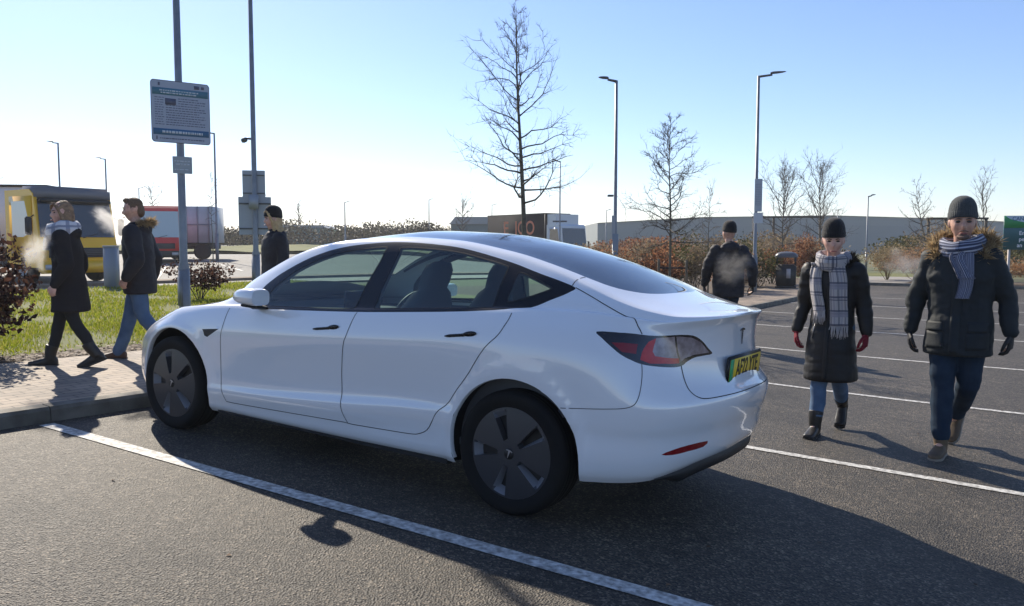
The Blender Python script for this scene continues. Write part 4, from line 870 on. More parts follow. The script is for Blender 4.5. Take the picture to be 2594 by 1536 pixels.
board_m = mat('sign_face', (.36, .40, .47), rough=.5, var=(.32, .36, .43), scale=3); teal_m = mat('sign_teal', (.07, .20, .27), rough=.45); navy_m = mat('sign_blue', (.05, .15, .27), rough=.45); ink_m = mat('sign_ink', (.10, .11, .16), rough=.6); back_m = mat('sign_back', (.33, .36, .40), rough=.5, metal=.3); white_ink = mat('sign_white_ink', (.6, .65, .68), rough=.5)
def rrect(w, h, r, n=6):
    out = []
    for cx, cz, a0 in ((w/2-r, h/2-r, 0), (-w/2+r, h/2-r, 90), (-w/2+r, -h/2+r, 180), (w/2-r, -h/2+r, 270)):
        out += [(cx+r*cos(radians(a0+90*k/n)), cz+r*sin(radians(a0+90*k/n))) for k in range(n+1)]
    return out[::-1]
def words(mb, rng, x0, x1, z, hgt, y=-.0075):
    x = x0
    while x < x1-.02:
        L = min(rng.uniform(.015, .06), x1-x); mb.box(x, x+L, y, y+.0006, z-hgt/2, z+hgt/2); x += L+.012
def sign(name, label, w, h, x, y, z, rz, m, r=.03, cat='sign', group=None, thick=.006):
    t = MB().prism(rrect(w, h, r), -.006, -.006+thick).obj(name, m, smooth=False); t.location = G(x, y, z); t.rotation_euler = (0, 0, rz); return tag(t, label, cat, group)
bz = radians(69.5); fn = Vector((sin(bz), -cos(bz)))
# large notice on the near post
px, py = -4.54+fn.x*.075, 2.45+fn.y*.075
sg = sign('parking_notice', 'large pale parking notice with two teal bands on the near post', .97, .87, px, py, 2.98, bz, board_m, .05); sg.scale = (.76, 1, .91)
MB().prism(rrect(.99, .89, .055), -.0055, -.0045).obj('sign_rim', galv_dark, sg, smooth=False)
MB().box(-.465, .465, -.0072, -.0066, .235, .335).obj('header_band', teal_m, sg); MB().box(-.465, .465, -.0072, -.0066, -.335, -.245).obj('footer_band', navy_m, sg)
rng = np.random.default_rng(5); mb = MB()
for k in range(12):
    z = .195-k*.0345
    words(mb, rng, -.43, -.28, z, .009); words(mb, rng, -.25 if k > 2 else -.04, .43*(1 if k % 3 else .75), z, .011)
mb.box(-.26, -.08, -.0076, -.007, .10, .19); mb.box(-.42, -.40, -.0076, -.007, -.405, -.355); mb.box(-.37, -.34, -.0076, -.007, .365, .41); mb.box(.23, .32, -.0076, -.007, .355, .405); mb.box(.35, .40, -.0076, -.007, .36, .40)
words(mb, rng, -.36, .40, -.385, .014); mb.obj('lettering', ink_m, sg)
mb = MB(); words(mb, rng, -.35, .30, .30, .018, -.0082); words(mb, rng, -.33, .28, .266, .018, -.0082); words(mb, rng, -.32, .36, -.29, .035, -.0082); mb.obj('band_lettering', white_ink, sg)
s2 = sign('small_sign', 'small grey square sign under the large parking notice', .25, .225, px, py, 2.29, bz, mat('small_sign_face', (.30, .34, .36), rough=.5), .008)
mb = MB(); words(mb, rng, -.10, .10, .05, .012); words(mb, rng, -.09, .09, .01, .012); words(mb, rng, -.10, .10, -.06, .010); mb.obj('lettering', white_ink, s2)
# boards on the camera post seen from the back
fx, fy = -7.75-.35*0+_fh[0]*.06, 6.34+_fh[1]*.06
for (w_, h_, z, dx, lab) in ((.43, .53, 2.39, -.03, 'upper grey board on the camera post, seen from behind'), (.62, .74, 1.77, -.02, 'lower larger grey board on the camera post, seen from behind')):
    rz = YAW+radians(12); t = sign('back_board', lab, w_, h_, fx+_rh[0]*dx, fy+_rh[1]*dx, z, rz, back_m, .015, group='boards on the camera post')
    MB().box(-w_/2+.01, w_/2-.01, -.03, -.006, h_*.30, h_*.34).box(-w_/2+.01, w_/2-.01, -.03, -.006, -h_*.36, -h_*.32).obj('rail', galv_dark, t, smooth=False)
bx = MB().bbox(-.07, .10, -.16, -.06, 1.83, 2.11, .012).obj('meter_box', back_m); bx.location = G(-7.75, 6.34, .06); bx.rotation_euler = (0, 0, YAW); tag(bx, 'small grey meter box strapped to the camera post over the lower board', 'box')
cc = thing('security_camera', 'small dark security camera on the left side of the camera post', 'camera', G(-7.75, 6.34, 3.24), YAW)
MB().tube([(-.05, 0, .02), (-.13, 0, .03)], .022, 8).obj('bracket', galv_dark, cc); MB().lathe([(0, -.06), (.035, -.055), (.05, -.02), (.05, .02), (.035, .05), (0, .055)], 16, T=Matrix.Translation((-.17, -.02, -.005))@Matrix.Rotation(radians(70), 4, 'Y')).obj('camera_body', galv_dark, cc)
# signs on the middle and right lamp posts
sign('side_sign', 'narrow grey sign on the left of the middle lamp post', .10, .70, -5.3-_rh[0]*.06-_fh[0]*.07, 17.46-_rh[1]*.06-_fh[1]*.07, 2.05, YAW, back_m, .01)
sign('post_sign', 'blue grey sign at chest height on the middle lamp post', .17, .50, -5.3-_fh[0]*.09, 17.46-_fh[1]*.09, 1.62, YAW, mat('bluegrey_sign', (.20, .26, .34), rough=.5), .01)
pale = mat('pale_sign', (.42, .46, .50), rough=.5); q4 = (-2.55-_fh[0]*.075, 22.2-_fh[1]*.075)
t4 = sign('tall_sign', 'tall pale sign on the right hand lamp post above the flat white sign', .24, 1.05, q4[0]+_rh[0]*.05, q4[1]+_rh[1]*.05, 3.25, YAW-radians(6), pale, .01); mb = MB(); [words(mb, rng, -.09, .09, .35-k*.055, .018) for k in range(13)]; mb.obj('lettering', mat('grey_ink', (.25, .28, .32), rough=.6), t4)
sign('flat_sign', 'flat white sign on the right hand lamp post below the tall sign', .30, .34, q4[0]+_rh[0]*.06, q4[1]+_rh[1]*.06, 2.52, YAW, mat('white_sign', (.55, .58, .60), rough=.5), .01)
sign('side_lantern', 'small half dome lantern on the left side of the middle lamp post', .17, .06, -5.3-_rh[0]*.14, 17.46-_rh[1]*.14, 2.98, YAW, galv_dark, .02, 'lantern', thick=.12)
# green board at the right edge
gs = thing('green_signboard', 'dark green signboard on pale legs cut by the right edge of the photo', 'signboard', G(4.62, 31.98, .09), YAW-radians(3))
gm = mat('sign_green_dark', (.012, .12, .135), rough=.4); MB().box(-.62, 1.1, -.03, 0, 1.40, 2.68).obj('board', gm, gs); MB().box(-.62, 1.1, -.034, -.031, 2.22, 2.68).obj('upper_panel', mat('sign_green_bright', (.015, .30, .09), rough=.4), gs)
sw_ = [(-.56, 2.675)]+[(-.56+1.66*k/12, 2.655-.36*(k/12)**.55) for k in range(13)]+[(1.095, 2.675)]
MB().prism(sw_, -.038, -.035).obj('swoosh', mat('sign_pale_blue', (.45, .58, .66), rough=.4), gs, smooth=False)
for z in (2.05, 1.80, 1.56): pass
wt = mat('sign_lettering', (.75, .8, .8), rough=.5)
for body_, z, x in (('Ent', 2.02, -.06), ('per', 1.79, -.06), ('an', 1.56, -.12)): text_mesh('lettering', body_, .21, wt, gs, Matrix.Translation((x, -.034, z))@Matrix.Rotation(pi/2, 4, 'X'), bold=.004, align='LEFT')
text_mesh('lettering', 'CANO', .20, navy_m, gs, Matrix.Translation((-.33, -.040, 2.56))@Matrix.Rotation(pi/2, 4, 'X'), bold=.004, align='LEFT')
for x in (-.40, .9): MB().box(x, x+.07, 0, .07, -.1, 1.45).obj('leg', mat('pale_leg', (.5, .45, .42), rough=.7), gs)
# grey service bollard, litter bin, timber frames
bo = thing('service_bollard', 'grey square service bollard on the grass between the two walkers', 'bollard', G(-13.4, 6.75, .05), radians(25))
bm1 = mat('bollard_grey', (.22, .25, .31), rough=.5); MB().bbox(-.13, .13, -.13, .13, -.1, 1.0, .012).obj('bollard_body', bm1, bo); MB().bbox(-.14, .14, -.14, .14, 1.0, 1.04, .012).obj('cap', mat('bollard_cap', (.35, .37, .40), rough=.5), bo)
bn = thing('litter_bin', 'black litter bin with a domed top standing by the shrubs', 'bin', G(-2.45, 25.8, .1), YAW-radians(20)); bk = mat('bin_black', (.02, .022, .026), rough=.45)
MB().bbox(-.34, .34, -.30, .30, .06, .85, .05).obj('bin_body', bk, bn); MB().bbox(-.36, .36, -.32, .32, 0, .08, .02).obj('plinth', bk, bn)
mb = MB()
for sx in (-1, 1):
    for sy in (-1, 1): mb.box(sx*.31-.03, sx*.31+.03, sy*.27-.03, sy*.27+.03, .84, 1.12)
mb.obj('corner_pillars', bk, bn)
A = []
for z, k in ((1.10, 1.02), (1.14, 1.06), (1.20, 1.0), (1.27, .8), (1.31, .45), (1.32, .02)): A.append([(k*.38*math.copysign(abs(cos(a))**.5, cos(a)), k*.34*math.copysign(abs(sin(a))**.5, sin(a)), z) for a in np.linspace(0, 2*pi, 29)])
MB().grid(A).obj('lid', mat('bin_lid', (.10, .105, .115), rough=.4), bn); MB().box(.02, .16, -.302, -.3005, .36, .70).obj('notice', mat('bin_notice', (.45, .42, .42), rough=.5), bn)
fr_m = mat('dark_timber', (.05, .045, .04), rough=.85)
for lab, d, l0, l1, h in (('dark timber barrier frame behind the right hand lamp post', 58, 16.9, 21.6, 3.6), ('dark timber barrier frame beside the leaning bare tree', 47, 23.7, 27.0, 3.15)):
    p0 = CW[:2]+_rh*l0+_fh*d; t = thing('barrier_frame', lab, 'frame', G(p0[0], p0[1], 0), YAW); L = l1-l0
    for x in (0, L*.30, L): MB().box(x, x+.13, -.06, .06, -.2, h-.04).obj('upright', fr_m, t)
    MB().box(-.05, L+.18, -.07, .07, h-.04, h+.08).obj('crossbeam', fr_m, t)
# ---------------------------------------------------------------- warehouse and sheds
clad = mat('grey_cladding', (.245, .275, .28), rough=.7, var=(.275, .30, .295), scale=.05); clad2 = mat('pale_cladding', (.27, .295, .30), rough=.6)
def lp_pt(d, l): q = CW[:2]+_rh*l+_fh*d; return q
wa = thing('warehouse', 'very long low grey warehouse with a shallow curved roof on the right horizon', 'warehouse', (0, 0, 0))
A = []; Bt = []
for i in range(41):
    f = i/40; d = 128+40*f; l = 13+120*f; q = lp_pt(d, l); zt = -.4+1.745+d/2060*1.035*float(np.interp(f, [0, .15, .35, .5, .75, 1], [52, 66, 70, 64, 50, 42])); A.append((q[0], q[1], -1.)); Bt.append((q[0], q[1], zt))
back = [(x+_fh[0]*60, y+_fh[1]*60, z+.2) for x, y, z in Bt]
MB().grid([A, [(x, y, z-1.6) for x, y, z in Bt]]).obj('wall', clad, wa); MB().grid([[(x, y, z-1.6) for x, y, z in Bt], Bt]).obj('upper_cladding', clad2, wa); MB().grid([[(x-_fh[0]*.4, y-_fh[1]*.4, z-.02) for x, y, z in Bt], back]).obj('roof', mat('roof_grey', (.30, .32, .34), rough=.5), wa)
for i in (6, 20):
    (x0, y0, _), (x1, y1, _) = A[i], A[i+1]; P = [(x0+(x1-x0)*f-_fh[0]*.15, y0+(y1-y0)*f-_fh[1]*.15, z) for f, z in ((.2, -.8), (.8, -.8), (.8, 2.6), (.2, 2.6))]; MB().poly(P).obj('loading_door', mat('loading_door', (.15, .17, .19), rough=.5), wa)
MB().grid([[A[0], Bt[0]], [(A[0][0]+_fh[0]*60, A[0][1]+_fh[1]*60, -1), back[0]]]).obj('end_wall', clad, wa)
def shed(name, label, d, l, w_, dep, h, m, rise=.6, rz=0., base=None):
    q = lp_pt(d, l); t = thing(name, label, 'building', G(q[0], q[1], 0 if base is None else base), YAW+rz); MB().box(-w_/2, w_/2, 0, dep, -.6, h).obj('wall', m, t)
    MB().prism([(-w_/2-.2, h), (w_/2+.2, h), (w_/2-.6, h+rise), (-w_/2+.6, h+rise)], -.2, dep+.2).obj('roof', clad2, t, smooth=False); MB().box(-w_*.2, w_*.1, -.03, .01, 0, h*.6).obj('door', mat('shed_door', (.16, .19, .20), rough=.6), t); return t
shed('shed', 'pale green low shed in front of the distant wood', 104, -29.5, 11, 6, 2.2, mat('green_shed', (.20, .30, .26), rough=.7), .4)
shed('shed', 'dull green shed with sloping sides just left of the tallest tree', 112, -4.5, 8.5, 7, 3.6, mat('olive_shed', (.12, .17, .15), rough=.7), 1.0, base=.2)
shed('flat_building', 'pale grey flat building left of the black lorry', 110, 3.0, 12, 7, 2.9, mat('flat_grey', (.30, .32, .33), rough=.7), .2, base=.2)
shed('flat_building', 'small buff building right of the grey trailer', 90, -37, 3.4, 3, 3.0, mat('buff_wall', (.32, .28, .20), rough=.8), .2)
# ---------------------------------------------------------------- lorries
glass_dark = mat('lorry_glass', (.025, .03, .04), rough=.08, coat=1.); rubber = mat('lorry_tyre', (.02, .02, .02), rough=.8); bumper_k = mat('lorry_black', (.03, .03, .032), rough=.6); lens = mat('headlamp', (.5, .5, .5), rough=.1, coat=1)
def lorry(name, label, x, y, rz, cabm, boxm, w_=2.3, h=2.55, L=5.5, hb=3.2, cab=1.75, box=True, base=.0, vis=True, side=False, wsm=None):
    """front at local -Y; the load body runs towards +Y"""
    t = thing(name, label, 'lorry', G(x, y, base), rz); z0 = .45
    pr = [(0, z0), (-.06, 1.0), (0, 1.25), (.22, h-.12), (.40, h), (cab, h), (cab, z0)]       # (y, z) side profile
    T = Matrix(((0, 1, 0, 0), (1, 0, 0, 0), (0, 0, 1, 0), (0, 0, 0, 1)))
    MB().prism(pr, -w_/2, w_/2, T=T).obj('cab', cabm, t, smooth=False, recalc=True)
    sl = (.22)/(h-.12-1.25)
    ws = [(-w_/2+.05, .02, 1.30), (w_/2-.05, .02, 1.30), (w_/2-.08, .02+sl*(h-.35-1.30), h-.28), (-w_/2+.08, .02+sl*(h-.35-1.30), h-.28)]
    MB().poly([(a, b-.035, c) for a, b, c in ws]).obj('windscreen', wsm or glass_dark, t)
    if vis:
        MB().bbox(-w_/2+.02, w_/2-.02, .10, 1.0, h-.30, h+.10, .08).obj('roof_fairing', mat('fairing_grey', (.17, .17, .19), rough=.5), t); MB().bbox(-w_/2+.1, w_/2-.1, .0, .2, h-.36, h-.24, .03).obj('sun_visor', bumper_k, t)
    mb = MB(); [mb.box(-w_/2+.3, w_/2-.3, -.085, -.07, .74+k*.05, .765+k*.05) for k in range(5)]; mb.obj('grille_bars', mat('grille_grey', (.08, .08, .085), rough=.5), t)
    for s in (-1, 1): MB().tube([(s*.1, -.06, 1.28), (s*.55, -.03, 1.40)], .012, 5).obj('wiper', bumper_k, t)
    MB().box(-w_/2+.25, w_/2-.25, -.075, .0, .72, 1.0).obj('grille', bumper_k, t); bp = MB().bbox(-w_/2, w_/2, -.12, .1, .28, .62, .05).obj('bumper', cabm if vis else bumper_k, t)
    for s in (-1, 1):
        MB().bbox(s*(w_/2-.25)-.16, s*(w_/2-.25)+.16, -.135, -.1, .38, .54, .015).obj('headlamp', lens, t)
        d = MB().box(s*(w_/2+.012)-.004, s*(w_/2+.012)+.004, .28, cab-.25, .75, h-.18).obj('door', cabm, t)
        MB().add([(s*(w_/2+.02), .34, 1.42), (s*(w_/2+.02), .62, h-.32), (s*(w_/2+.02), cab-.38, h-.32), (s*(w_/2+.02), cab-.38, 1.30), (s*(w_/2+.02), .75, 1.30)], [(0, 1, 2, 3, 4)]).obj('window', mat('pale_lorry_glass', (.50, .58, .57), rough=.1, coat=1) if side and s < 0 else glass_dark, d)  # opaque pale pane: the look of reflecting glass is put into its colour
        mi = MB().bbox(s*(w_/2+.22)-.09, s*(w_/2+.22)+.09, .02, .10, 1.35, 1.85, .03).obj('mirror', bumper_k, t); MB().tube([(s*w_/2, .2, 1.9), (s*(w_/2+.2), .08, 1.8)], .015, 6).obj('mirror_arm', bumper_k, mi)
        for yy in ((.85,) if not box else (.85, L-.9)):
            wl = MB().lathe([(.0, -.12), (.30, -.12), (.44, -.13), (.47, -.08), (.47, .1), (.3, .12), (0, .12)], 24, T=Matrix.Translation((s*(w_/2-.14), yy, .47))@Matrix.Rotation(pi/2, 4, 'Y')).obj('wheel', rubber, t)
            MB().lathe([(0, .0), (.08, .02), (.2, -.01), (.26, .01)], 20, T=Matrix.Translation((s*(w_/2-.005), yy, .47))@Matrix.Rotation(s*pi/2, 4, 'Y')).obj('wheel_hub', galv, wl)
    MB().box(-w_/2+.3, w_/2-.3, .3, L, .42, .62).obj('chassis', bumper_k, t)
    if box:
        b = MB().box(-w_/2-.05, w_/2+.05, cab+.12, L, .85, hb).obj('load_body', boxm, t)
        MB().box(-w_/2-.07, w_/2+.07, cab+.10, L+.02, hb-.01, hb+.06).obj('roof_rail', bumper_k, b)
        for s in (-1, 1): MB().box(s*(w_/2+.055)-.008, s*(w_/2+.055)+.008, cab+.11, cab+.2, .85, hb).obj('corner_post', bumper_k, b)
    return t
yel = mat('lorry_yellow', (.95, .52, .01), rough=.35, coat=.4); wht = mat('lorry_white', (.72, .74, .76), rough=.45); red = mat('lorry_red', (.62, .02, .015), rough=.4, coat=.3); gry = mat('trailer_grey', (.52, .55, .58), rough=.55, var=(.45, .48, .51), scale=2)
lorry('lorry', 'yellow lorry cab with dark windscreen parked behind the two left walkers', -17.9, 8.5, YAW+radians(58), yel, wht, 2.25, 2.62, 4.2, 2.6, 1.7, box=False, side=True)
bx = thing('box_trailer', 'white box trailer body behind the yellow lorry cab', 'trailer', G(-23.6, 8.6, 0), YAW+radians(8))
MB().box(-5.2, 1.9, 0, 2.4, .95, 2.95).obj('load_body', wht, bx); MB().box(-5.25, 1.95, -.04, 2.44, 2.94, 3.02).obj('roof_rail', bumper_k, bx); MB().box(1.78, 1.92, -.02, .06, .95, 2.95).obj('corner_post', bumper_k, bx)
for x in (-4.2, -3.0): MB().lathe([(0, -.15), (.3, -.15), (.46, -.12), (.46, .12), (.3, .15), (0, .15)], 24, T=Matrix.Translation((x, .3, .46))@Matrix.Rotation(pi/2, 4, 'X')).obj('wheel', rubber, bx)
MB().box(-5, 1.7, .4, 2.0, .6, .95).obj('chassis', bumper_k, bx)
lorry('lorry', 'red lorry cab with a wide windscreen, seen behind the left walking man', -32.3, 20.5, YAW+radians(20), red, red, 2.3, 2.9, 4.6, 2.6, 1.8, box=False, vis=False, wsm=mat('pale_windscreen', (.42, .50, .50), rough=.1, coat=1))
gt = thing('grey_trailer', 'grey ribbed lorry trailer between the sign post and the camera post', 'trailer', G(-35.3, 24.2, 0), YAW+radians(4))
MB().box(-2.3, 1.6, 0, 2.4, .95, 3.0).obj('load_body', gry, gt); mb = MB(); [mb.box(x, x+.07, -.05, 0, .95, 3.0) for x in np.arange(-2.3, 1.6, .62)]; mb.box(-2.3, 1.6, -.05, 0, 1.95, 2.02); mb.obj('body_ribs', mat('rib_grey', (.24, .27, .31), rough=.6), gt)
for x in (-1.5, -.4, 1.0): MB().lathe([(0, -.15), (.3, -.15), (.46, -.12), (.46, .12), (.3, .15), (0, .15)], 24, T=Matrix.Translation((x, .2, .46))@Matrix.Rotation(pi/2, 4, 'X')).obj('wheel', rubber, gt)
MB().box(-2.2, 1.5, .3, 2.0, .6, .95).obj('chassis', bumper_k, gt)
# black box lorry with a white cab, nose to the right
bl = lorry('lorry', 'white cabbed lorry with a black lettered box, seen over the car roof', -24.3, 50.2, YAW+radians(38), mat('cab_white', (.55, .60, .64), rough=.35, coat=.4), mat('box_black', (.016, .016, .02), rough=.9, spec=.1), 2.45, 3.1, 9.5, 3.95, 1.9, vis=False)
MB().prism([(-1.15, 3.1), (1.15, 3.1), (1.15, 3.9), (-1.15, 3.9)], .9, 1.9).obj('roof_deflector', bpy.data.materials['cab_white'], bl, smooth=False)
neon = mat('box_lettering', (.60, .16, .07), rough=.5)
text_mesh('lettering', 'E  ICO', 1.5, neon, bl, Matrix.Translation((-1.282, 5.3, 2.85))@Matrix.Rotation(-pi/2, 4, 'Z')@Matrix.Rotation(pi/2, 4, 'X'), bold=.02, sx=.95)
# ---------------------------------------------------------------- people
from mathutils.bvhtree import BVHTree
def V3(*a): return Vector(a)
def fuse(name, mb, vox, m, parent, disp=None, smooth=4, factor=.5):
    """joins overlapping closed shapes into one continuous skin, then shapes its folds"""
    me = mb.mesh(name, m); b = bmesh.new(); b.from_mesh(me); bmesh.ops.recalc_face_normals(b, faces=b.faces); b.to_mesh(me); b.free()
    o = bpy.data.objects.new(name, me); C.objects.link(o)
    r = o.modifiers.new('r', 'REMESH'); r.mode = 'VOXEL'; r.voxel_size = vox; q = o.modifiers.new('s', 'SMOOTH'); q.factor = factor; q.iterations = smooth
    me2 = bpy.data.meshes.new_from_object(o.evaluated_get(bpy.context.evaluated_depsgraph_get())); bpy.data.objects.remove(o); bpy.data.meshes.remove(me)
    if disp:
        n = len(me2.vertices); co = np.empty(n*3, np.float32); me2.vertices.foreach_get('co', co); no = np.empty(n*3, np.float32); me2.vertices.foreach_get('normal', no); co = co.reshape(-1, 3); no = no.reshape(-1, 3)
        d = np.array([disp(Vector(c), Vector(k)) for c, k in zip(co, no)], np.float32); me2.vertices.foreach_set('co', (co+no*d[:, None]).ravel())
    me2.polygons.foreach_set('use_smooth', [True]*len(me2.polygons)); me2.update()
    me2.materials.clear(); me2.materials.append(m); me2.name = name
    o = bpy.data.objects.new(name, me2); C.objects.link(o); o.parent = parent; return o
def loft(mb, rings, n=20, e=1.):
    """rings: (centre, rx, ry) horizontal ellipses, capped"""
    vs = []; 
    for c, rx, ry in rings:
        for j in range(n):
            a = 2*pi*j/n; ca, sa = cos(a), sin(a); vs.append((c[0]+rx*math.copysign(abs(ca)**e, ca), c[1]+ry*math.copysign(abs(sa)**e, sa), c[2]))
    k = len(rings); fs = [(i*n+j, i*n+(j+1) % n, (i+1)*n+(j+1) % n, (i+1)*n+j) for i in range(k-1) for j in range(n)]+[tuple(range(n-1, -1, -1)), tuple((k-1)*n+j for j in range(n))]
    mb.add(vs, fs)
def blob(mb, c, r, T=None, n=16):
    vs, fs = [], []; m = n//2
    for i in range(m+1):
        th = pi*i/m
        for j in range(n):
            a = 2*pi*j/n; v = Vector((r[0]*sin(th)*cos(a), r[1]*sin(th)*sin(a), r[2]*cos(th))); vs.append((T@v if T else v)+Vector(c))
    for i in range(m):
        for j in range(n): fs.append((i*n+j, (i+1)*n+j, (i+1)*n+(j+1) % n, i*n+(j+1) % n))
    mb.add(vs, fs)
def limb(mb, P, R, n=14):
    P = smoothpoly([tuple(p) for p in P], 4); t = np.linspace(0, 1, len(P)); R = np.interp(t, np.linspace(0, 1, len(R)), R); mb.tube(P, list(R), n)
    blob(mb, P[0], (R[0],)*3); blob(mb, P[-1], (R[-1],)*3)
def head_shape(mb, HM, beard=False, fem=False):
    """face looks along -Y; HM places it"""
    nu, nv = 56, 44; vs = []
    g = lambda x, z, cx, cz, sx, sz: math.exp(-((x-cx)/sx)**2-((z-cz)/sz)**2)
    for i in range(nv+1):
        th = pi*i/nv
        for j in range(nu):
            a = 2*pi*j/nu; x = sin(th)*sin(a); y = -sin(th)*cos(a); z = cos(th)
            X, Y, Z = .074*x, .094*y, .118*z
            jaw = max(0, -z); X *= 1-.30*jaw**1.6-(.05*jaw if fem else 0); 
            if y < 0:
                Y = Y*(1-.10*(abs(x) < .6)*(1-abs(x)))-.012*jaw**2
                Y -= .026*g(X, Z, 0, -.022, .012, .020)+.012*g(X, Z, 0, -.002, .009, .028)      # nose tip and bridge
                Y -= .007*g(X, Z, 0, .030, .05, .010)                                            # brow
                Y += .010*(g(X, Z, .031, .012, .015, .010)+g(X, Z, -.031, .012, .015, .010))     # eye sockets
                Y -= .006*(g(X, Z, .045, -.018, .018, .018)+g(X, Z, -.045, -.018, .018, .018))   # cheeks
                Y -= .007*g(X, Z, 0, -.060, .020, .007)+.006*g(X, Z, 0, -.071, .018, .006)       # lips
                Y += .004*g(X, Z, 0, -.0655, .026, .0025)
                Y -= .008*g(X, Z, 0, -.098, .022, .016)                                          # chin
            else: Y *= 1.05; Y -= .03*jaw
            vs.append(HM@Vector((X, Y, Z)))
    fs = [(i*nu+j, (i+1)*nu+j, (i+1)*nu+(j+1) % nu, i*nu+(j+1) % nu) for i in range(nv) for j in range(nu)]
    mb.add(vs, fs)
    for s in (-1, 1): blob(mb, HM@Vector((s*.074, .012, -.004)), (.010, .018, .030), HM.to_3x3().to_4x4()@Matrix.Rotation(s*.3, 4, 'Z'), 12)
def hand(mb, wrist, d, palm_n, thumb_dir, s=1., curl=.5):
    """palm, four fingers of different length and a thumb; d points along the hand, palm_n out of the palm"""
    d = Vector(d).normalized(); nrm = Vector(palm_n); nrm = (nrm-d*nrm.dot(d)).normalized(); side = d.cross(nrm).normalized()
    if side.dot(Vector(thumb_dir)) < 0: side = -side
    w0 = Vector(wrist); P = lambda a, b, c: w0+d*a*s+side*b*s+nrm*c*s
    mb.tube([P(-.02, 0, 0), P(.02, 0, 0), P(.06, .002, .003), P(.095, 0, .006)], [(.022*s, .017*s), (.030*s, .017*s), (.042*s, .016*s), (.040*s, .013*s)], 14, up=side)
    for k, (b, L, r) in enumerate(((.030, .070, .0092), (.010, .080, .0096), (-.011, .074, .0090), (-.030, .058, .0082))):
        p = P(.085-.004*abs(k-1), b, .004); a = curl*.5; pts = [p-d*.02*s, p]; dirv = d.copy()
        for q, f in enumerate((.45, .32, .26)):
            ang = curl*(.55+.25*q)*(1+.12*k); dirv = (Matrix.Rotation(0, 3, 'X')@dirv); dirv = (dirv*cos(ang)+nrm*sin(ang)).normalized() if q == 0 else (dirv+nrm*math.tan(min(ang, 1.2))*(1 if dirv.dot(nrm) < .9 else .2)-d*(.35*curl*q)).normalized()
            pts.append(pts[-1]+dirv*L*f*s)
        mb.tube(pts, [r*s, r*s, r*.97*s, r*.9*s, r*.72*s], 10); blob(mb, pts[-1], (r*.72*s,)*3, n=10)
    p = P(.025, .028, .004); q = P(.055, .058, .014); e = P(.088, .062, .028); f = P(.108, .056, .038)
    mb.tube([P(.01, .012, 0), p, q, e, f], [.014*s, .0135*s, .012*s, .0105*s, .008*s], 10); blob(mb, f, (.008*s,)*3, n=10)
def nz(c, f, off=0.): return noise.noise(Vector((c.x*f[0]+off, c.y*f[1]+off*.7, c.z*f[2]-off)))
def strip_obj(name, A, m, parent, thick=.012, uvlen=None):
    """cloth strip: A[i][j] points along i, across j, given a thickness and uv"""
    A = np.array(A, float); a, b = A.shape[:2]; du = np.gradient(A, axis=0); dv = np.gradient(A, axis=1); n = np.cross(du, dv); n /= np.maximum(np.linalg.norm(n, axis=2, keepdims=True), 1e-9)
    if n[..., 1].mean() > 0: n = -n
    F, B = A+n*thick*.5, A-n*thick*.5; V = np.concatenate([F.reshape(-1, 3), B.reshape(-1, 3)]); N = a*b; fs = []
    for i in range(a-1):
        for j in range(b-1):
            q = (i*b+j, i*b+j+1, (i+1)*b+j+1, (i+1)*b+j); fs.append(q); fs.append(tuple(N+k for k in q[::-1]))
    for i in range(a-1):
        for j in (0, b-1): fs.append((i*b+j, (i+1)*b+j, N+(i+1)*b+j, N+i*b+j))
    for j in range(b-1):
        for i in (0, a-1): fs.append((i*b+j, i*b+j+1, N+i*b+j+1, N+i*b+j))
    me = bpy.data.meshes.new(name); me.from_pydata(V.tolist(), [], fs); me.materials.append(m); me.polygons.foreach_set('use_smooth', [True]*len(fs))
    uv = me.uv_layers.new(name='cloth'); L = np.r_[0, np.cumsum(np.linalg.norm(np.diff(A[:, b//2], axis=0), axis=1))]; idx = np.empty(len(me.loops), np.int32); me.loops.foreach_get('vertex_index', idx); k = idx % N
    uv.data.foreach_set('uv', np.stack([(k % b)/(b-1), L[k//b]], -1).astype(np.float32).ravel())
    me.update(); b_ = bmesh.new(); b_.from_mesh(me); bmesh.ops.recalc_face_normals(b_, faces=b_.faces); b_.to_mesh(me); b_.free()
    o = bpy.data.objects.new(name, me); C.objects.link(o); o.parent = parent; return o
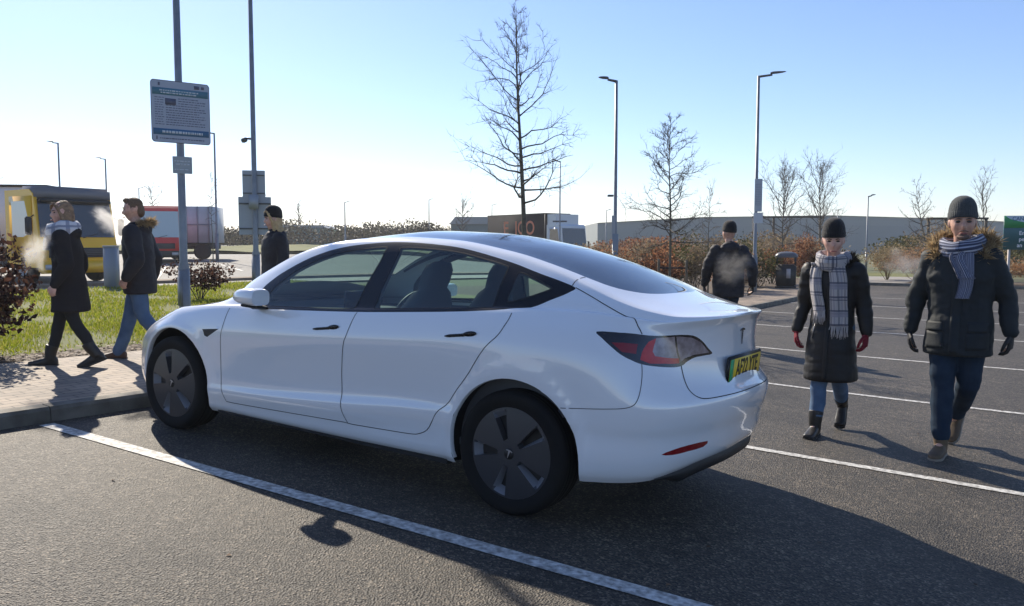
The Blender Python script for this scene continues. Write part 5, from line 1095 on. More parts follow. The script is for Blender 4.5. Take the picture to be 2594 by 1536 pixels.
def scarf_mat(name, base, lines, across, along, noise_col=None):
    """woven stripes laid out in the cloth's own uv: lists of (centre share, half width, colour); along uses metres"""
    m = mat(name, base, rough=.95, sheen=.3, bump=.4, bscale=350); t = m.node_tree; b = t.nodes['Principled BSDF']; uvn = t.nodes.new('ShaderNodeUVMap'); uvn.uv_map = 'cloth'; sp = t.nodes.new('ShaderNodeSeparateXYZ'); t.links.new(uvn.outputs[0], sp.inputs[0])
    cur = None
    def band(sock, scale, c, hw, col):
        nonlocal cur
        mu = t.nodes.new('ShaderNodeMath'); mu.operation = 'MULTIPLY'; mu.inputs[1].default_value = scale; t.links.new(sock, mu.inputs[0]); fr = t.nodes.new('ShaderNodeMath'); fr.operation = 'FRACT'; t.links.new(mu.outputs[0], fr.inputs[0])
        cp = t.nodes.new('ShaderNodeMath'); cp.operation = 'COMPARE'; cp.inputs[1].default_value = c; cp.inputs[2].default_value = hw; t.links.new(fr.outputs[0], cp.inputs[0])
        fa = t.nodes.new('ShaderNodeMath'); fa.operation = 'MULTIPLY'; fa.inputs[1].default_value = .8; t.links.new(cp.outputs[0], fa.inputs[0])
        mx = t.nodes.new('ShaderNodeMix'); mx.data_type = 'RGBA'; mx.inputs[7].default_value = (*col, 1); t.links.new(fa.outputs[0], mx.inputs[0])
        if cur is None: mx.inputs[6].default_value = (*base, 1)
        else: t.links.new(cur, mx.inputs[6])
        cur = mx.outputs[2]
    for sc_, c, hw, col in across: band(sp.outputs[0], sc_, c, hw, col)
    for sc_, c, hw, col in along: band(sp.outputs[1], sc_, c, hw, col)
    if cur: t.links.new(cur, b.inputs['Base Color'])
    return m
skin = mat('skin', (.62, .36, .26), rough=.5, sss=.08, var=(.46, .24, .17), scale=25); skin_pale = mat('skin_pale', (.66, .41, .32), rough=.5, sss=.08, var=(.50, .27, .21), scale=25)
eye_m = mat('eye', (.03, .025, .02), rough=.2); lip_m = mat('lips', (.33, .12, .10), rough=.5); brow_m = mat('eyebrow', (.06, .04, .03), rough=.9)
def face_bits(p, HM, lips=lip_m, brow=brow_m, stubble=None):
    R = HM.to_3x3().to_4x4(); sc_ = HM.to_scale()[0]
    for s, nm in ((-1, 'eye'), (1, 'eye')):
        mb = MB(); blob(mb, HM@Vector((s*.031, -.0795, .010)), (.0135*sc_, .006*sc_, .0062*sc_), R, 12); mb.obj('eye', eye_m, p)
        mb = MB(); mb.tube([HM@Vector((s*q, y, z)) for q, y, z in ((.014, -.093, .026), (.030, -.090, .031), (.046, -.078, .026))], [.0028*sc_, .0036*sc_, .0022*sc_], 8); mb.obj('eyebrow', brow, p)
    mb = MB(); mb.tube([HM@Vector((q, y, z)) for q, y, z in ((-.024, -.092, -.066), (-.012, -.0995, -.063), (0, -.101, -.064), (.012, -.0995, -.063), (.024, -.092, -.066))], [.003*sc_, .005*sc_, .0055*sc_, .005*sc_, .003*sc_], 8); mb.obj('lips', lips, p)
def shoe(name, p, ankle, fwd, pitch, m, sole, boot=0., L=.275, w_=.048, up=Vector((0, 0, 1))):
    f = Vector((fwd[0], fwd[1], 0)).normalized(); r = Vector((f.y, -f.x, 0)); T = Matrix(((r.x, f.x, 0, ankle[0]), (r.y, f.y, 0, ankle[1]), (0, 0, 1, ankle[2]), (0, 0, 0, 1)))@Matrix.Rotation(pitch, 4, 'X')
    mb = MB(); A = []
    for y, hw, h in ((-.075, .020, .05), (-.07, .034, .075), (-.03, .039, .10), (.03, .041, .085), (.09, .045, .066), (.14, .048, .055), (.18, .042, .046), (L-.075, .018, .03)):
        A.append([T@Vector((hw*(w_/.048)*math.copysign(abs(cos(a))**.7, cos(a)), y, -.09+.008+h*.5+h*.5*math.copysign(abs(sin(a))**.7, sin(a)))) for a in np.linspace(0, 2*pi, 19)[:-1]])
    n = 18; vs = [v for ring in A for v in ring]; k = len(A); mb.add(vs, [(i*n+j, i*n+(j+1) % n, (i+1)*n+(j+1) % n, (i+1)*n+j) for i in range(k-1) for j in range(n)]+[tuple(range(n-1, -1, -1)), tuple((k-1)*n+j for j in range(n))])
    if boot: mb.tube([T@Vector((0, -.02, -.03)), T@Vector((0, -.012, .015)), Vector(ankle)+up*boot*.6, Vector(ankle)+up*boot], [.046, .049, .054, .058], 14)
    o = fuse(name, mb, .007, m, p, None, 3)
    pts = [(-.08, .026), (-.06, .037), (0, .037), (.06, .043), (.13, .049), (.175, .044), (L-.07, .02)]; P = [(x*w_/.048, y) for y, x in pts]+[(-x*w_/.048, y) for y, x in pts[::-1]]
    vs = [T@Vector((x, y, -.092)) for x, y in P]+[T@Vector((x, y, -.068)) for x, y in P]; n = len(P)
    MB().add(vs, [tuple(range(n)), tuple(range(2*n-1, n-1, -1))]+[((i+1) % n, i, n+i, n+(i+1) % n) for i in range(n)]).obj('sole', sole, o, smooth=False, recalc=True); return o
def fur(name, pts, m, p, n, length, rad, seed=1, out=None):
    """tufts standing out of a thick line"""
    rng = np.random.default_rng(seed); P = smoothpoly(pts, 8); mb = MB(); k = len(P); mb.tube(P, [rad*.55]*k, 8)
    i = rng.integers(0, k, n); c = P[i]; d = rng.normal(0, 1, (n, 3)); t = np.gradient(P, axis=0)[i]; t /= np.linalg.norm(t, axis=1, keepdims=True); d -= t*(d*t).sum(1, keepdims=True)*.7; d /= np.linalg.norm(d, axis=1, keepdims=True)
    if out is not None: d += np.array(out)*.3
    L = length*rng.uniform(.5, 1.2, (n, 1)); sdv = np.cross(d, rng.normal(0, 1, (n, 3))); sdv /= np.linalg.norm(sdv, axis=1, keepdims=True); b = c+d*rad*.4+t*rng.uniform(-.02, .02, (n, 1)); bend = rng.normal(0, .25, (n, 3))*L; w_ = .0035
    V = np.stack([b-sdv*w_, b+sdv*w_, b+d*L*.6+bend*.4+sdv*w_*.7, b+d*L+bend], 1).reshape(-1, 3); n0 = len(mb.v); mb.add([tuple(v) for v in V], [(4*q, 4*q+1, 4*q+2, 4*q+3) for q in range(n)]); return mb.obj(name, m, p, smooth=False)

def person(label, loc, rz, H, legs, arms, head=(0, 0), lean=0., coat=None, trousers=None, shoes=None, hat=None, hair=None, gloves=None, skin_m=skin, group=None, sway=0., fem=False, vox=.008, hip=.93):
    """facing local -Y; legs/arms: {'L','R'} joint points for a 1.75 m figure"""
    p = thing('person', label, 'person', loc, rz); s = H/1.75; S_ = lambda v: Vector(v)*s
    nk = S_((sway, -lean, 1.485)); hc = S_((sway, -lean*1.15-.026, 1.665)); HM = Matrix.Translation(hc)@Matrix.Rotation(radians(head[0]), 4, 'Z')@Matrix.Rotation(radians(head[1]), 4, 'X')@Matrix.Scale(s*1.10, 4)
    tl = lambda z: -lean*max(0, (z-.9))/.6
    sh = {k: S_((sg*.185+sway*.8, tl(1.42), 1.415)) for k, sg in (('L', 1), ('R', -1))}; hp = {k: S_((sg*.09, 0, hip)) for k, sg in (('L', 1), ('R', -1))}
    # --- body
    mb = MB(); loft(mb, [(S_((sway*f, tl(z), z)), a*s, b*s) for z, a, b, f in ((.86, .13, .10, 0), (.95, .16, .105, .1), (1.05, .15, .10, .3), (1.15, .135, .095, .5), (1.30, .16, .105, .8), (1.40, .165, .095, .9), (1.46, .10, .07, 1))])
    limb(mb, [nk-S_((0, 0, .08)), nk, hc-S_((0, -.01, .05))], [.062*s, .056*s, .055*s]); head_shape(mb, HM, fem=fem)
    for k in 'LR':
        kn, an = S_(legs[k][0]), S_(legs[k][1]); limb(mb, [hp[k], (hp[k]+kn)/2+S_((0, -.01, 0)), kn, (kn+an)/2+S_((0, .012, 0)), an], [.085*s, .075*s, .052*s, .052*s, .036*s])
        f = Vector((legs[k][2][0], legs[k][2][1], 0)).normalized(); pt = legs[k][3] if len(legs[k]) > 3 else 0; fd = f*cos(pt)+Vector((0, 0, sin(pt))); fu = Vector((0, 0, cos(pt)))-f*sin(pt); mb.tube([an, an+(fd*.05-fu*.045)*s, an+(fd*.15-fu*.065)*s], [.034*s, .032*s, .020*s], 10)
        el, wr, hd = S_(arms[k][0]), S_(arms[k][1]), Vector(arms[k][2]); limb(mb, [sh[k], (sh[k]+el)/2, el, (el+wr)/2, wr], [.052*s, .046*s, .038*s, .034*s, .026*s])
        hand(mb, wr, hd, arms[k][3], arms[k][4], s*.92, arms[k][5] if len(arms[k]) > 5 else .5)
    body = fuse('body', mb, vox*s, skin_m, p, None, 2, .4); face_bits(p, HM)
    # --- gloves
    if gloves:
        for k in 'LR':
            mb = MB(); wr, hd = S_(arms[k][1]), Vector(arms[k][2]); hand(mb, wr, hd, arms[k][3], arms[k][4], s*1.12, arms[k][5] if len(arms[k]) > 5 else .5); mb.tube([wr-hd.normalized()*.05*s, wr, wr+hd.normalized()*.02*s], [.040*s, .036*s, .036*s], 14); fuse('glove', mb, .0042, gloves, p, None, 1, .3)
    # --- trousers
    tm, tr = trousers; mb = MB(); loft(mb, [(S_((0, 0, z)), a*s, b*s) for z, a, b in ((.80, .13, .10), (.86, .17, .125), (.95, .175, .12), (1.02, .165, .11))])
    for k in 'LR':
        kn, an = S_(legs[k][0]), S_(legs[k][1]); dn = (an-kn).normalized(); end = an-dn*(shoes[2]*.75 if len(shoes) > 2 else 0.)*s
        limb(mb, [hp[k], (hp[k]+kn)/2+S_((0, -.012, 0)), kn, (kn+an)/2+S_((0, .014, 0)), end], [.105*s*tr, .094*s*tr, .074*s*tr, .070*s*tr, .060*s*tr])
    def dt(c, n):
        z = c.z/s; return s*(.008*nz(c, (8, 8, 9), 3)+.008*nz(c, (7, 7, 17), 7)*(1 if z < .28 or .38 < z < .58 else .35))
    fuse('trousers', mb, .009, tm, p, dt, 2)
    # --- shoes
    for k in 'LR': shoe('shoe', p, S_(legs[k][1]), legs[k][2], legs[k][3] if len(legs[k]) > 3 else 0, shoes[0], shoes[1], shoes[2]*s if len(shoes) > 2 else 0, .275*s, .048*s, (S_(legs[k][0])-S_(legs[k][1])).normalized())
    # --- coat
    cm, rings, sl, kw = coat; mb = MB(); loft(mb, [(S_((x0+sway*min(1, max(0, (z-.9)/.5)), y0+tl(z), z)), a*s, b*s) for z, x0, y0, a, b in rings], 28, .88)
    for k in 'LR':
        el, wr = S_(arms[k][0]), S_(arms[k][1]); hd = Vector(arms[k][2]).normalized(); limb(mb, [sh[k]+S_((0, 0, -.01)), (sh[k]+el)/2, el, (el+wr)/2, wr-hd*.015*s], [sl*1.12*s, sl*1.02*s, sl*.92*s, sl*.82*s, sl*.66*s], 18)
        blob(mb, sh[k]+S_((-.012 if k == 'L' else .012, 0, -.028)), (.092*s, .09*s, .075*s))
    if kw.get('hood', 0):
        h = kw['hood']; blob(mb, nk+S_((0, .085, -.03)), (.13*s*h, .075*s*h, .085*s*h)); blob(mb, nk+S_((0, .03, -.015)), (.12*s*h, .10*s*h, .05*s*h))
    loft(mb, [(nk+S_((0, .004, z)), a*s, b*s) for z, a, b in ((-.09, .15, .12), (-.03, .105, .095), (.0+kw.get('collar', .02), .085, .085))])
    q = kw.get('quilt', 0); wk = kw.get('wrinkle', 1.); ex = [S_(arms[k][0]) for k in 'LR']
    def dc(c, n):
        e = min((c-x).length for x in ex)/s; fold = math.exp(-(e/.14)**2); d = .009*nz(c, (6, 6, 7), 1)+.008*nz(c, (6, 6, 16), 5)*(.45+1.6*fold)+.004*nz(c, (20, 20, 30), 9)
        if abs(n.z) < .8 and q: d += q*(abs(sin(pi*c.z/s/.078+.5*nz(c, (3, 3, 1))))**.6-.6)
        if n.z < -.7: d = 0
        return d*s*wk
    ct = fuse('coat', mb, .0095, cm, p, dc, 3); me = ct.data
    bv = BVHTree.FromPolygons([v.co for v in me.vertices], [pl.vertices for pl in me.polygons])
    def front(x, z, off=.006, back=False):
        h = bv.ray_cast(Vector((x*s, -1.2 if not back else 1.2, z*s)), Vector((0, 1 if not back else -1, 0)))
        return (h[0]+Vector((0, -off if not back else off, 0))) if h[0] is not None else Vector((x*s, (-.14 if not back else .14)*s, z*s))
    # --- hat
    if hat:
        hm, kind = hat; A = []; n = 40
        prof = [(-.004, 1.06), (.0, 1.10), (.010, 1.13), (.034, 1.125), (.040, 1.09), (.046, 1.085), (.070, 1.05), (.095, .97), (.118, .83), (.135, .62), (.146, .36), (.150, .02)]
        tilt = Matrix.Rotation(radians(-10), 4, 'X')
        for z, k in prof:
            A.append([HM@(tilt@Vector((.077*k*cos(a)*(1+.012*cos(n*a)), .099*k*sin(a)*(1+.012*cos(n*a))+.004, z+.026))) for a in np.linspace(0, 2*pi, n*4+1)])
        mb = MB(); mb.grid(A); mb.obj('beanie', hm, p)
    if hair: hair(p, HM, s, nk)
    return p, s, nk, hc, HM, front, ct

jeans = mat('blue_jeans', (.055, .105, .19), rough=.85, var=(.085, .15, .25), scale=9, bump=.3, bscale=300); jeans_dark = mat('dark_jeans', (.012, .025, .046), rough=.9, spec=.2, var=(.018, .036, .062), scale=9, bump=.3, bscale=300); black_cloth = mat('black_leggings', (.012, .012, .014), rough=.85, bump=.2, bscale=200)
parka_m = mat('navy_black_parka', (.008, .013, .016), rough=.7, spec=.35, sheen=.03, var=(.012, .018, .022), scale=12, bump=.25, bscale=120); puffer_m = mat('black_puffer', (.005, .005, .006), rough=.55, spec=.35, var=(.008, .008, .009), scale=10, bump=.2, bscale=150); grey_coat = mat('dark_grey_coat', (.024, .021, .022), rough=.9, spec=.2, var=(.023, .021, .022), scale=8, bump=.3, bscale=200); jacket_m = mat('dark_jacket', (.011, .010, .014), rough=.7, spec=.35, sheen=.03, var=(.019, .018, .023), scale=10, bump=.25, bscale=150)
black_shoe = mat('black_boot', (.012, .011, .011), rough=.45); tan_shoe = mat('tan_boot', (.13, .085, .045), rough=.7, var=(.09, .06, .035), scale=20); brown_shoe = mat('brown_shoe', (.09, .045, .025), rough=.6); sole_m = mat('shoe_sole', (.03, .028, .026), rough=.8); pale_sole = mat('pale_sole', (.25, .22, .18), rough=.8)
knit_black = mat('black_knit', (.005, .005, .006), rough=.95, sheen=.2, bump=.6, bscale=140); knit_grey = mat('grey_knit', (.055, .062, .062), rough=.95, sheen=.15, var=(.04, .046, .046), scale=60, bump=.6, bscale=140)
red_glove = mat('red_knit_glove', (.22, .008, .022), rough=.9, var=(.15, .006, .016), scale=60, bump=.4, bscale=300); black_glove = mat('black_glove', (.010, .010, .012), rough=.6, bump=.3, bscale=200)
fur_tan = leafy('tan_fur', 1, [(.16, .10, .05), (.36, .25, .13), (.50, .38, .22), (.24, .17, .10)], .4); fur_dark = leafy('dark_fur', 1, [(.012, .011, .010), (.03, .025, .02), (.05, .04, .03)], .2)
zip_m = mat('zip_metal', (.3, .3, .32), rough=.4, metal=.8)
def neck_wrap(name, m, p, nk, s, r=(.125, .115), th=.05, tilt=0., z=.02, turns=1, seed=0, front=.03):
    n, k = 64, 16; A = []
    for i in range(n*turns+1):
        a = 2*pi*i/n-pi/2; f = i/(n*turns); R = 1+.10*sin(2*a+seed)+.08*f; c = Vector((r[0]*R*cos(a), r[1]*R*sin(a)-front*max(0, -sin(a))**2, z+(.035*(turns > 1))*(f-.5)-.035*max(0, -sin(a))+tilt*cos(a)))*s+nk
        rad = Vector((cos(a), sin(a), 0)); row = []
        for j in range(k+1):
            b = 2*pi*j/k; w_ = th*(1+.25*nz(Vector((a*1.5, b*.5, seed)), (1, 1, 1), seed)); row.append(c+rad*cos(b)*w_*.62*s+Vector((0, 0, sin(b)*w_*1.15*s))+rad*.006*s*sin(b*5+a*3))
        A.append(row)
    A = np.array([[tuple(v) for v in r_] for r_ in A]); a, b = A.shape[:2]
    mb = MB(); mb.grid(A); o = mb.obj(name, m, p); me = o.data; uv = me.uv_layers.new(name='cloth'); idx = np.empty(len(me.loops), np.int32); me.loops.foreach_get('vertex_index', idx); uv.data.foreach_set('uv', np.stack([(idx % b)/(b-1), (idx//b)/n*.75], -1).astype(np.float32).ravel()); return o
def hang(name, m, p, front, s, path, width, n=26, k=9, th=.012, fold=.008, seed=0):
    """scarf end lying on the coat front: path of (x, z)"""
    P = smoothpoly([(x, 0, z) for x, z in path], 8); A = []
    for i, q in enumerate(P):
        row = []
        for j in range(k):
            f = j/(k-1)-.5; x = q[0]+f*width; v = front(x, q[2], .010+fold*(1+sin(f*9+seed+i*.05)))
            row.append(tuple(v))
        A.append(row)
    A = np.array(A); 
    for _ in range(3): A[1:-1] = (A[:-2]+A[1:-1]*2+A[2:])/4
    A[..., 1] = np.minimum.accumulate(A[..., 1][::1], axis=0) if False else A[..., 1]
    return strip_obj(name, A, m, p, th*s), A
def fringe(m, p, A, s, L, seed=0):
    rng = np.random.default_rng(seed); mb = MB(); e = A[-1]; n = 22
    for i in range(n):
        f = i/(n-1)*(len(e)-1); j = min(int(f), len(e)-2); b = Vector(e[j]*(1-(f-j))+e[j+1]*(f-j)); l = L*rng.uniform(.75, 1.1); q = b+Vector((rng.normal(0, .010), rng.normal(-.004, .006), -l)); mb.tube([b+Vector((0, 0, .004)), (b+q)/2+Vector((rng.normal(0, .004), 0, 0)), q], [.0042*s, .004*s, .003*s], 5)
    return mb.obj('fringe', m, p)
def vapour(name, label, loc, r, dens, seed, rot=(0, 0, 0)):
    m = bpy.data.materials.new('vapour'); m.use_nodes = True; t = m.node_tree; t.nodes.clear(); L = t.links; o_ = t.nodes.new('ShaderNodeOutputMaterial'); pv = t.nodes.new('ShaderNodeVolumePrincipled'); pv.inputs['Color'].default_value = (.97, .95, .92, 1); pv.inputs['Anisotropy'].default_value = .5
    def math_(op, a, b=None, v=None):
        q = t.nodes.new('ShaderNodeMath'); q.operation = op; L.new(a, q.inputs[0])
        if b is not None: L.new(b, q.inputs[1])
        if v is not None: q.inputs[1].default_value = v
        return q.outputs[0]
    tc = t.nodes.new('ShaderNodeTexCoord'); ln = t.nodes.new('ShaderNodeVectorMath'); ln.operation = 'LENGTH'; L.new(tc.outputs['Object'], ln.inputs[0])
    def nz_(sc_, w_, det):
        n = t.nodes.new('ShaderNodeTexNoise'); n.noise_dimensions = '4D'; n.inputs['W'].default_value = w_; n.inputs['Scale'].default_value = sc_; n.inputs['Detail'].default_value = det; n.inputs['Roughness'].default_value = .62; n.inputs['Distortion'].default_value = .6; L.new(tc.outputs['Object'], n.inputs['Vector']); return n.outputs[0]
    # the edge is pushed in and out by the noise, so the cloud has wisps and holes
    d = math_('ADD', math_('MULTIPLY', ln.outputs['Value'], v=1.0), math_('MULTIPLY', math_('SUBTRACT', nz_(1.5, seed, 6), v=.5), v=3.0))
    mr = t.nodes.new('ShaderNodeMapRange'); mr.inputs[1].default_value = .78; mr.inputs[2].default_value = .05; mr.interpolation_type = 'SMOOTHSTEP'; L.new(d, mr.inputs[0])
    ed = t.nodes.new('ShaderNodeMapRange'); ed.inputs[1].default_value = 1.; ed.inputs[2].default_value = .72; L.new(ln.outputs['Value'], ed.inputs[0])
    L.new(math_('MULTIPLY', math_('MULTIPLY', mr.outputs[0], ed.outputs[0]), v=dens), pv.inputs['Density']); L.new(pv.outputs[0], o_.inputs['Volume'])
    mb = MB(); blob(mb, (0, 0, 0), (1, 1, 1), n=24); o = mb.obj(name, m); o.location = loc; o.scale = r; o.rotation_euler = rot; tag(o, label, 'breath'); return o
D = lambda *a: Vector(a)
# ---- man in the fur trimmed parka, right
std = lambda f=(0, -1): f
cr_parka = [(.72, 0, -.015, .225, .185), (.74, 0, -.015, .225, .195), (.90, 0, -.01, .215, .18), (1.02, 0, 0, .205, .16), (1.15, 0, 0, .21, .155), (1.28, 0, 0, .23, .155), (1.38, 0, 0, .228, .14), (1.45, 0, 0, .17, .12), (1.49, 0, 0, .11, .10)]
pr, s, nk, hc, HM, front, ct = person('man in a black parka with tan fur hood, grey beanie and striped scarf, walking forward', G(4.70, 2.56, .0), radians(-4), 1.83,
    legs={'R': ((-.075, -.12, .50), (-.055, -.24, .092), (-.05, -1), 0.), 'L': ((.07, .0, .50), (-.045, .33, .20), (-.15, -1), -.75)},
    arms={'R': ((-.285, .03, 1.13), (-.318, -.02, .875), (-.02, -.12, -1), (1, .15, 0), (0, -1, 0), .55), 'L': ((.285, .05, 1.13), (.325, .0, .885), (.03, -.10, -1), (-1, .15, 0), (0, -1, 0), .7)},
    head=(12, 4), coat=(parka_m, cr_parka, .074, dict(hood=1., wrinkle=1.15, collar=.03)), trousers=(jeans_dark, 1.03), shoes=(tan_shoe, pale_sole, .10), hat=(knit_grey, 0), gloves=black_glove, vox=.006)
fur('fur_trim', [tuple(nk+D(*q)*s) for q in ((-.145, -.075, -.075), (-.175, -.01, -.005), (-.165, .06, .055), (-.10, .125, .085), (0, .15, .09), (.10, .125, .085), (.165, .06, .055), (.175, -.01, -.005), (.145, -.075, -.075))], fur_tan, pr, 2600, .062*s, .045*s, 3)
stripe = scarf_mat('striped_scarf', (.035, .045, .09), 0, [(5, .15, .06, (.42, .45, .55)), (5, .45, .05, (.30, .33, .44)), (5, .75, .07, (.50, .52, .60))], [])
neck_wrap('scarf', stripe, pr, nk, s, (.108, .100), .056, .012, .022, 1, 2, .03)
o, A = hang('scarf_end', stripe, pr, front, s, [(.045, 1.46), (.055, 1.38), (.06, 1.28), (.052, 1.20), (.035, 1.13)], .085, th=.014)
o, A = hang('scarf_end', stripe, pr, front, s, [(.02, 1.47), (-.005, 1.42), (.03, 1.34), (.06, 1.27)], .10, th=.016, fold=.014)
rows = [[tuple(front(x, z, .004)) for x in (-.032, -.016, 0, .016, .032)] for z in np.linspace(1.30, .745, 30)]; strip_obj('front_placket', rows, parka_m, ct, .010)
for sg in (-1, 1):
    rows = [[tuple(front(x, z, .005)) for x in np.linspace(sg*.075, sg*.195, 7)] for z in np.linspace(.96, .895, 5)]; strip_obj('pocket_flap', rows, parka_m, ct, .012)
    rows = [[tuple(front(x, z, .002)) for x in np.linspace(sg*.07, sg*.20, 7)] for z in np.linspace(.89, .77, 6)]; strip_obj('pocket', rows, parka_m, ct, .010)
stub = mat('stubble', (.17, .11, .085), rough=.9); mb = MB(); mb.tube([HM@D(*q) for q in ((-.028, -.096, -.052), (-.012, -.106, -.047), (.012, -.106, -.047), (.028, -.096, -.052))], [.003, .0045, .0045, .003], 8); mb.tube([HM@D(*q) for q in ((-.03, -.088, -.085), (0, -.101, -.092), (.03, -.088, -.085))], [.004, .009, .004], 8); blob(mb, HM@D(0, -.073, -.088), (.043, .024, .024), HM.to_3x3().normalized().to_4x4(), 20); mb.obj('stubble', stub, pr)
mb = MB(); [mb.tube([HM@D(sg*.067, -.02, .02), HM@D(sg*.070, -.012, -.01), HM@D(sg*.066, -.02, -.03)], [.006, .007, .004], 8) for sg in (-1, 1)]; mb.obj('sideburns', brow_m, pr)

# ---- woman in the tartan scarf, right
cr_long = [(.475, 0, -.01, .208, .195), (.49, 0, -.01, .215, .205), (.62, 0, -.01, .207, .195), (.80, 0, -.005, .196, .175), (.95, 0, 0, .182, .142), (1.08, 0, 0, .170, .132), (1.20, 0, 0, .182, .145), (1.32, 0, 0, .192, .14), (1.40, 0, 0, .188, .125), (1.46, 0, 0, .14, .105), (1.49, 0, 0, .10, .09)]
pr, s, nk, hc, HM, front, ct = person('woman in a long black coat, black beanie, pale tartan scarf and red gloves', G(3.80, 2.50, 0), radians(-2), 1.66,
    legs={'R': ((-.065, -.09, .49), (-.075, -.18, .092), (-.02, -1), 0.), 'L': ((.07, .00, .49), (.02, .36, .20), (.05, -1), -.7)},
    arms={'R': ((-.245, .04, 1.12), (-.285, -.03, .885), (-.05, -.15, -1), (1, .2, 0), (0, -1, 0), .75), 'L': ((.245, .04, 1.12), (.28, -.02, .885), (.03, -.15, -1), (-1, .2, 0), (0, -1, 0), .75)},
    head=(14, 14), coat=(puffer_m, cr_long, .070, dict(hood=.95, quilt=.0035, wrinkle=.9, collar=.03)), trousers=(jeans, .92), shoes=(black_shoe, sole_m, .13), hat=(knit_black, 0), gloves=red_glove, skin_m=skin_pale, fem=True, vox=.006)
fur('fur_trim', [tuple(nk+D(*q)*s) for q in ((-.13, -.05, -.05), (-.155, .02, -.01), (-.12, .10, .03), (0, .145, .045), (.12, .10, .03), (.155, .02, -.01), (.13, -.05, -.05))], fur_dark, pr, 1500, .045*s, .036*s, 4)
dk = (.045, .05, .085); tartan = scarf_mat('tartan_scarf', (.40, .37, .36), 0, [(2.6, .22, .045, dk), (2.6, .34, .03, dk), (2.6, .72, .10, (.26, .25, .28))], [(9, .25, .07, dk), (9, .45, .04, dk), (4.5, .75, .10, (.25, .24, .27))])
neck_wrap('scarf', tartan, pr, nk, s, (.110, .105), .058, -.008, .022, 1, 5, .03)
o, A = hang('scarf_end', tartan, pr, front, s, [(-.10, 1.47), (-.115, 1.36), (-.105, 1.24), (-.085, 1.14), (-.075, 1.07)], .10, fold=.010, th=.016, seed=1); fringe(tartan, o, A, s, .10, 1)
o, A = hang('scarf_end', tartan, pr, front, s, [(.05, 1.45), (.075, 1.33), (.08, 1.2), (.085, 1.06), (.09, .95)], .13, fold=.012, th=.018, seed=2); fringe(tartan, o, A, s, .10, 2)
rows = [[tuple(front(x, z, .003)) for x in (-.018, 0, .018)] for z in np.linspace(1.30, .50, 34)]; strip_obj('zip_placket', rows, puffer_m, ct, .008)
for sg in (-1, 1): mb = MB(); mb.tube([front(sg*.105, .97, .003), front(sg*.118, .90, .003), front(sg*.128, .84, .003)], .0035, 6); mb.obj('pocket_zip', zip_m, ct)

# ---- man seen from behind
cr_jack = [(.74, 0, 0, .215, .15), (.76, 0, 0, .225, .16), (.92, 0, 0, .222, .158), (1.06, 0, 0, .22, .152), (1.18, 0, 0, .228, .155), (1.30, 0, 0, .236, .155), (1.39, 0, 0, .225, .14), (1.46, 0, 0, .15, .11), (1.50, 0, 0, .10, .095)]
M3Q = (1.25, 7.75)
pr, s, nk, hc, HM, front, ct = person('man seen from behind in dark hooded jacket and black beanie beyond the car boot', G(*M3Q, 0), radians(212), 1.83,
    legs={'R': ((-.08, -.14, .50), (-.08, -.26, .095), (0, -1), 0.), 'L': ((.08, .02, .50), (.08, .30, .17), (0, -1), -.6)},
    arms={'R': ((-.31, .10, 1.16), (-.34, .04, .92), (-.03, -.2, -1), (1, .2, 0), (0, -1, 0), .6), 'L': ((.30, -.04, 1.15), (.32, -.14, .92), (.03, -.2, -1), (-1, .2, 0), (0, -1, 0), .6)},
    head=(18, 0), coat=(jacket_m, cr_jack, .088, dict(hood=1.1, quilt=.004, wrinkle=1.1, collar=.04)), trousers=(jeans_dark, 1.), shoes=(black_shoe, sole_m), hat=(knit_black, 0), gloves=black_glove)

# ---- woman in the dark coat by the camera post
def long_hair(col, z1=-.30, wide=1., loose=True):
    m = mat('hair', col[0], rough=.55, var=col[1], scale=30, bump=.5, bscale=90)
    def f(p, HM, s, nk):
        mb = MB()
        for q, r in (((0, .018 if loose else .04, .035), (.083, .100 if loose else .075, .100)), ((0, .055, -.03), (.082, .062, .11)), ((-.058, .02, -.06), (.036, .055, .12)), ((.058, .02, -.06), (.036, .055, .12)), ((0, .085, -.14), (.085*wide, .04, .10)), ((-.068*wide, .05, -.16), (.034, .042, .09)), ((.068*wide, .05, -.16), (.034, .042, .09))): blob(mb, HM@D(*q), [k*s for k in r], HM.to_3x3().normalized().to_4x4())
        for sg in (-1, 1): mb.tube([HM@D(sg*.02, -.078, .098), HM@D(sg*.062, -.062, .055), HM@D(sg*.076, -.035, -.02), HM@D(sg*.072, -.02, -.11), HM@D(sg*.066, -.01, z1*.7)], [(.026*s, .014*s), (.026*s, .013*s), (.026*s, .014*s), (.026*s, .016*s), (.012*s, .01*s)], 12)
        def dh(c, n): return .004*sin((c.x*1.0+c.y*.8)*210+3*nz(c, (8, 8, 3)))+.005*nz(c, (25, 25, 6))
        fuse('hair', mb, .006, m, p, dh, 3)
    return f
W2Q = (-2.63, 2.37)
pr, s, nk, hc, HM, front, ct = person('woman in dark coat and black beanie with blonde hair by the camera post', G(*W2Q, .08), radians(-24), 1.60,
    legs={'R': ((-.08, -.10, .50), (-.08, -.20, .092), (0, -1), 0.), 'L': ((.08, .02, .50), (.08, .18, .11), (0, -1), -.3)},
    arms={'R': ((-.25, .02, 1.13), (-.27, -.06, .90), (0, -.2, -1), (1, .2, 0), (0, -1, 0), .6), 'L': ((.255, .03, 1.13), (.27, -.02, .90), (0, -.2, -1), (-1, .2, 0), (0, -1, 0), .6)},
    head=(2, 3), coat=(jacket_m, [(z, a, b, c*1.08, d_*1.1) for z, a, b, c, d_ in cr_jack], .084, dict(hood=.9, wrinkle=.9, collar=.05)), trousers=(black_cloth, .95), shoes=(black_shoe, sole_m), hat=(knit_black, 0), hair=long_hair(((.42, .28, .13), (.55, .40, .2)), wide=1., loose=False), gloves=black_glove, skin_m=skin_pale, fem=True)

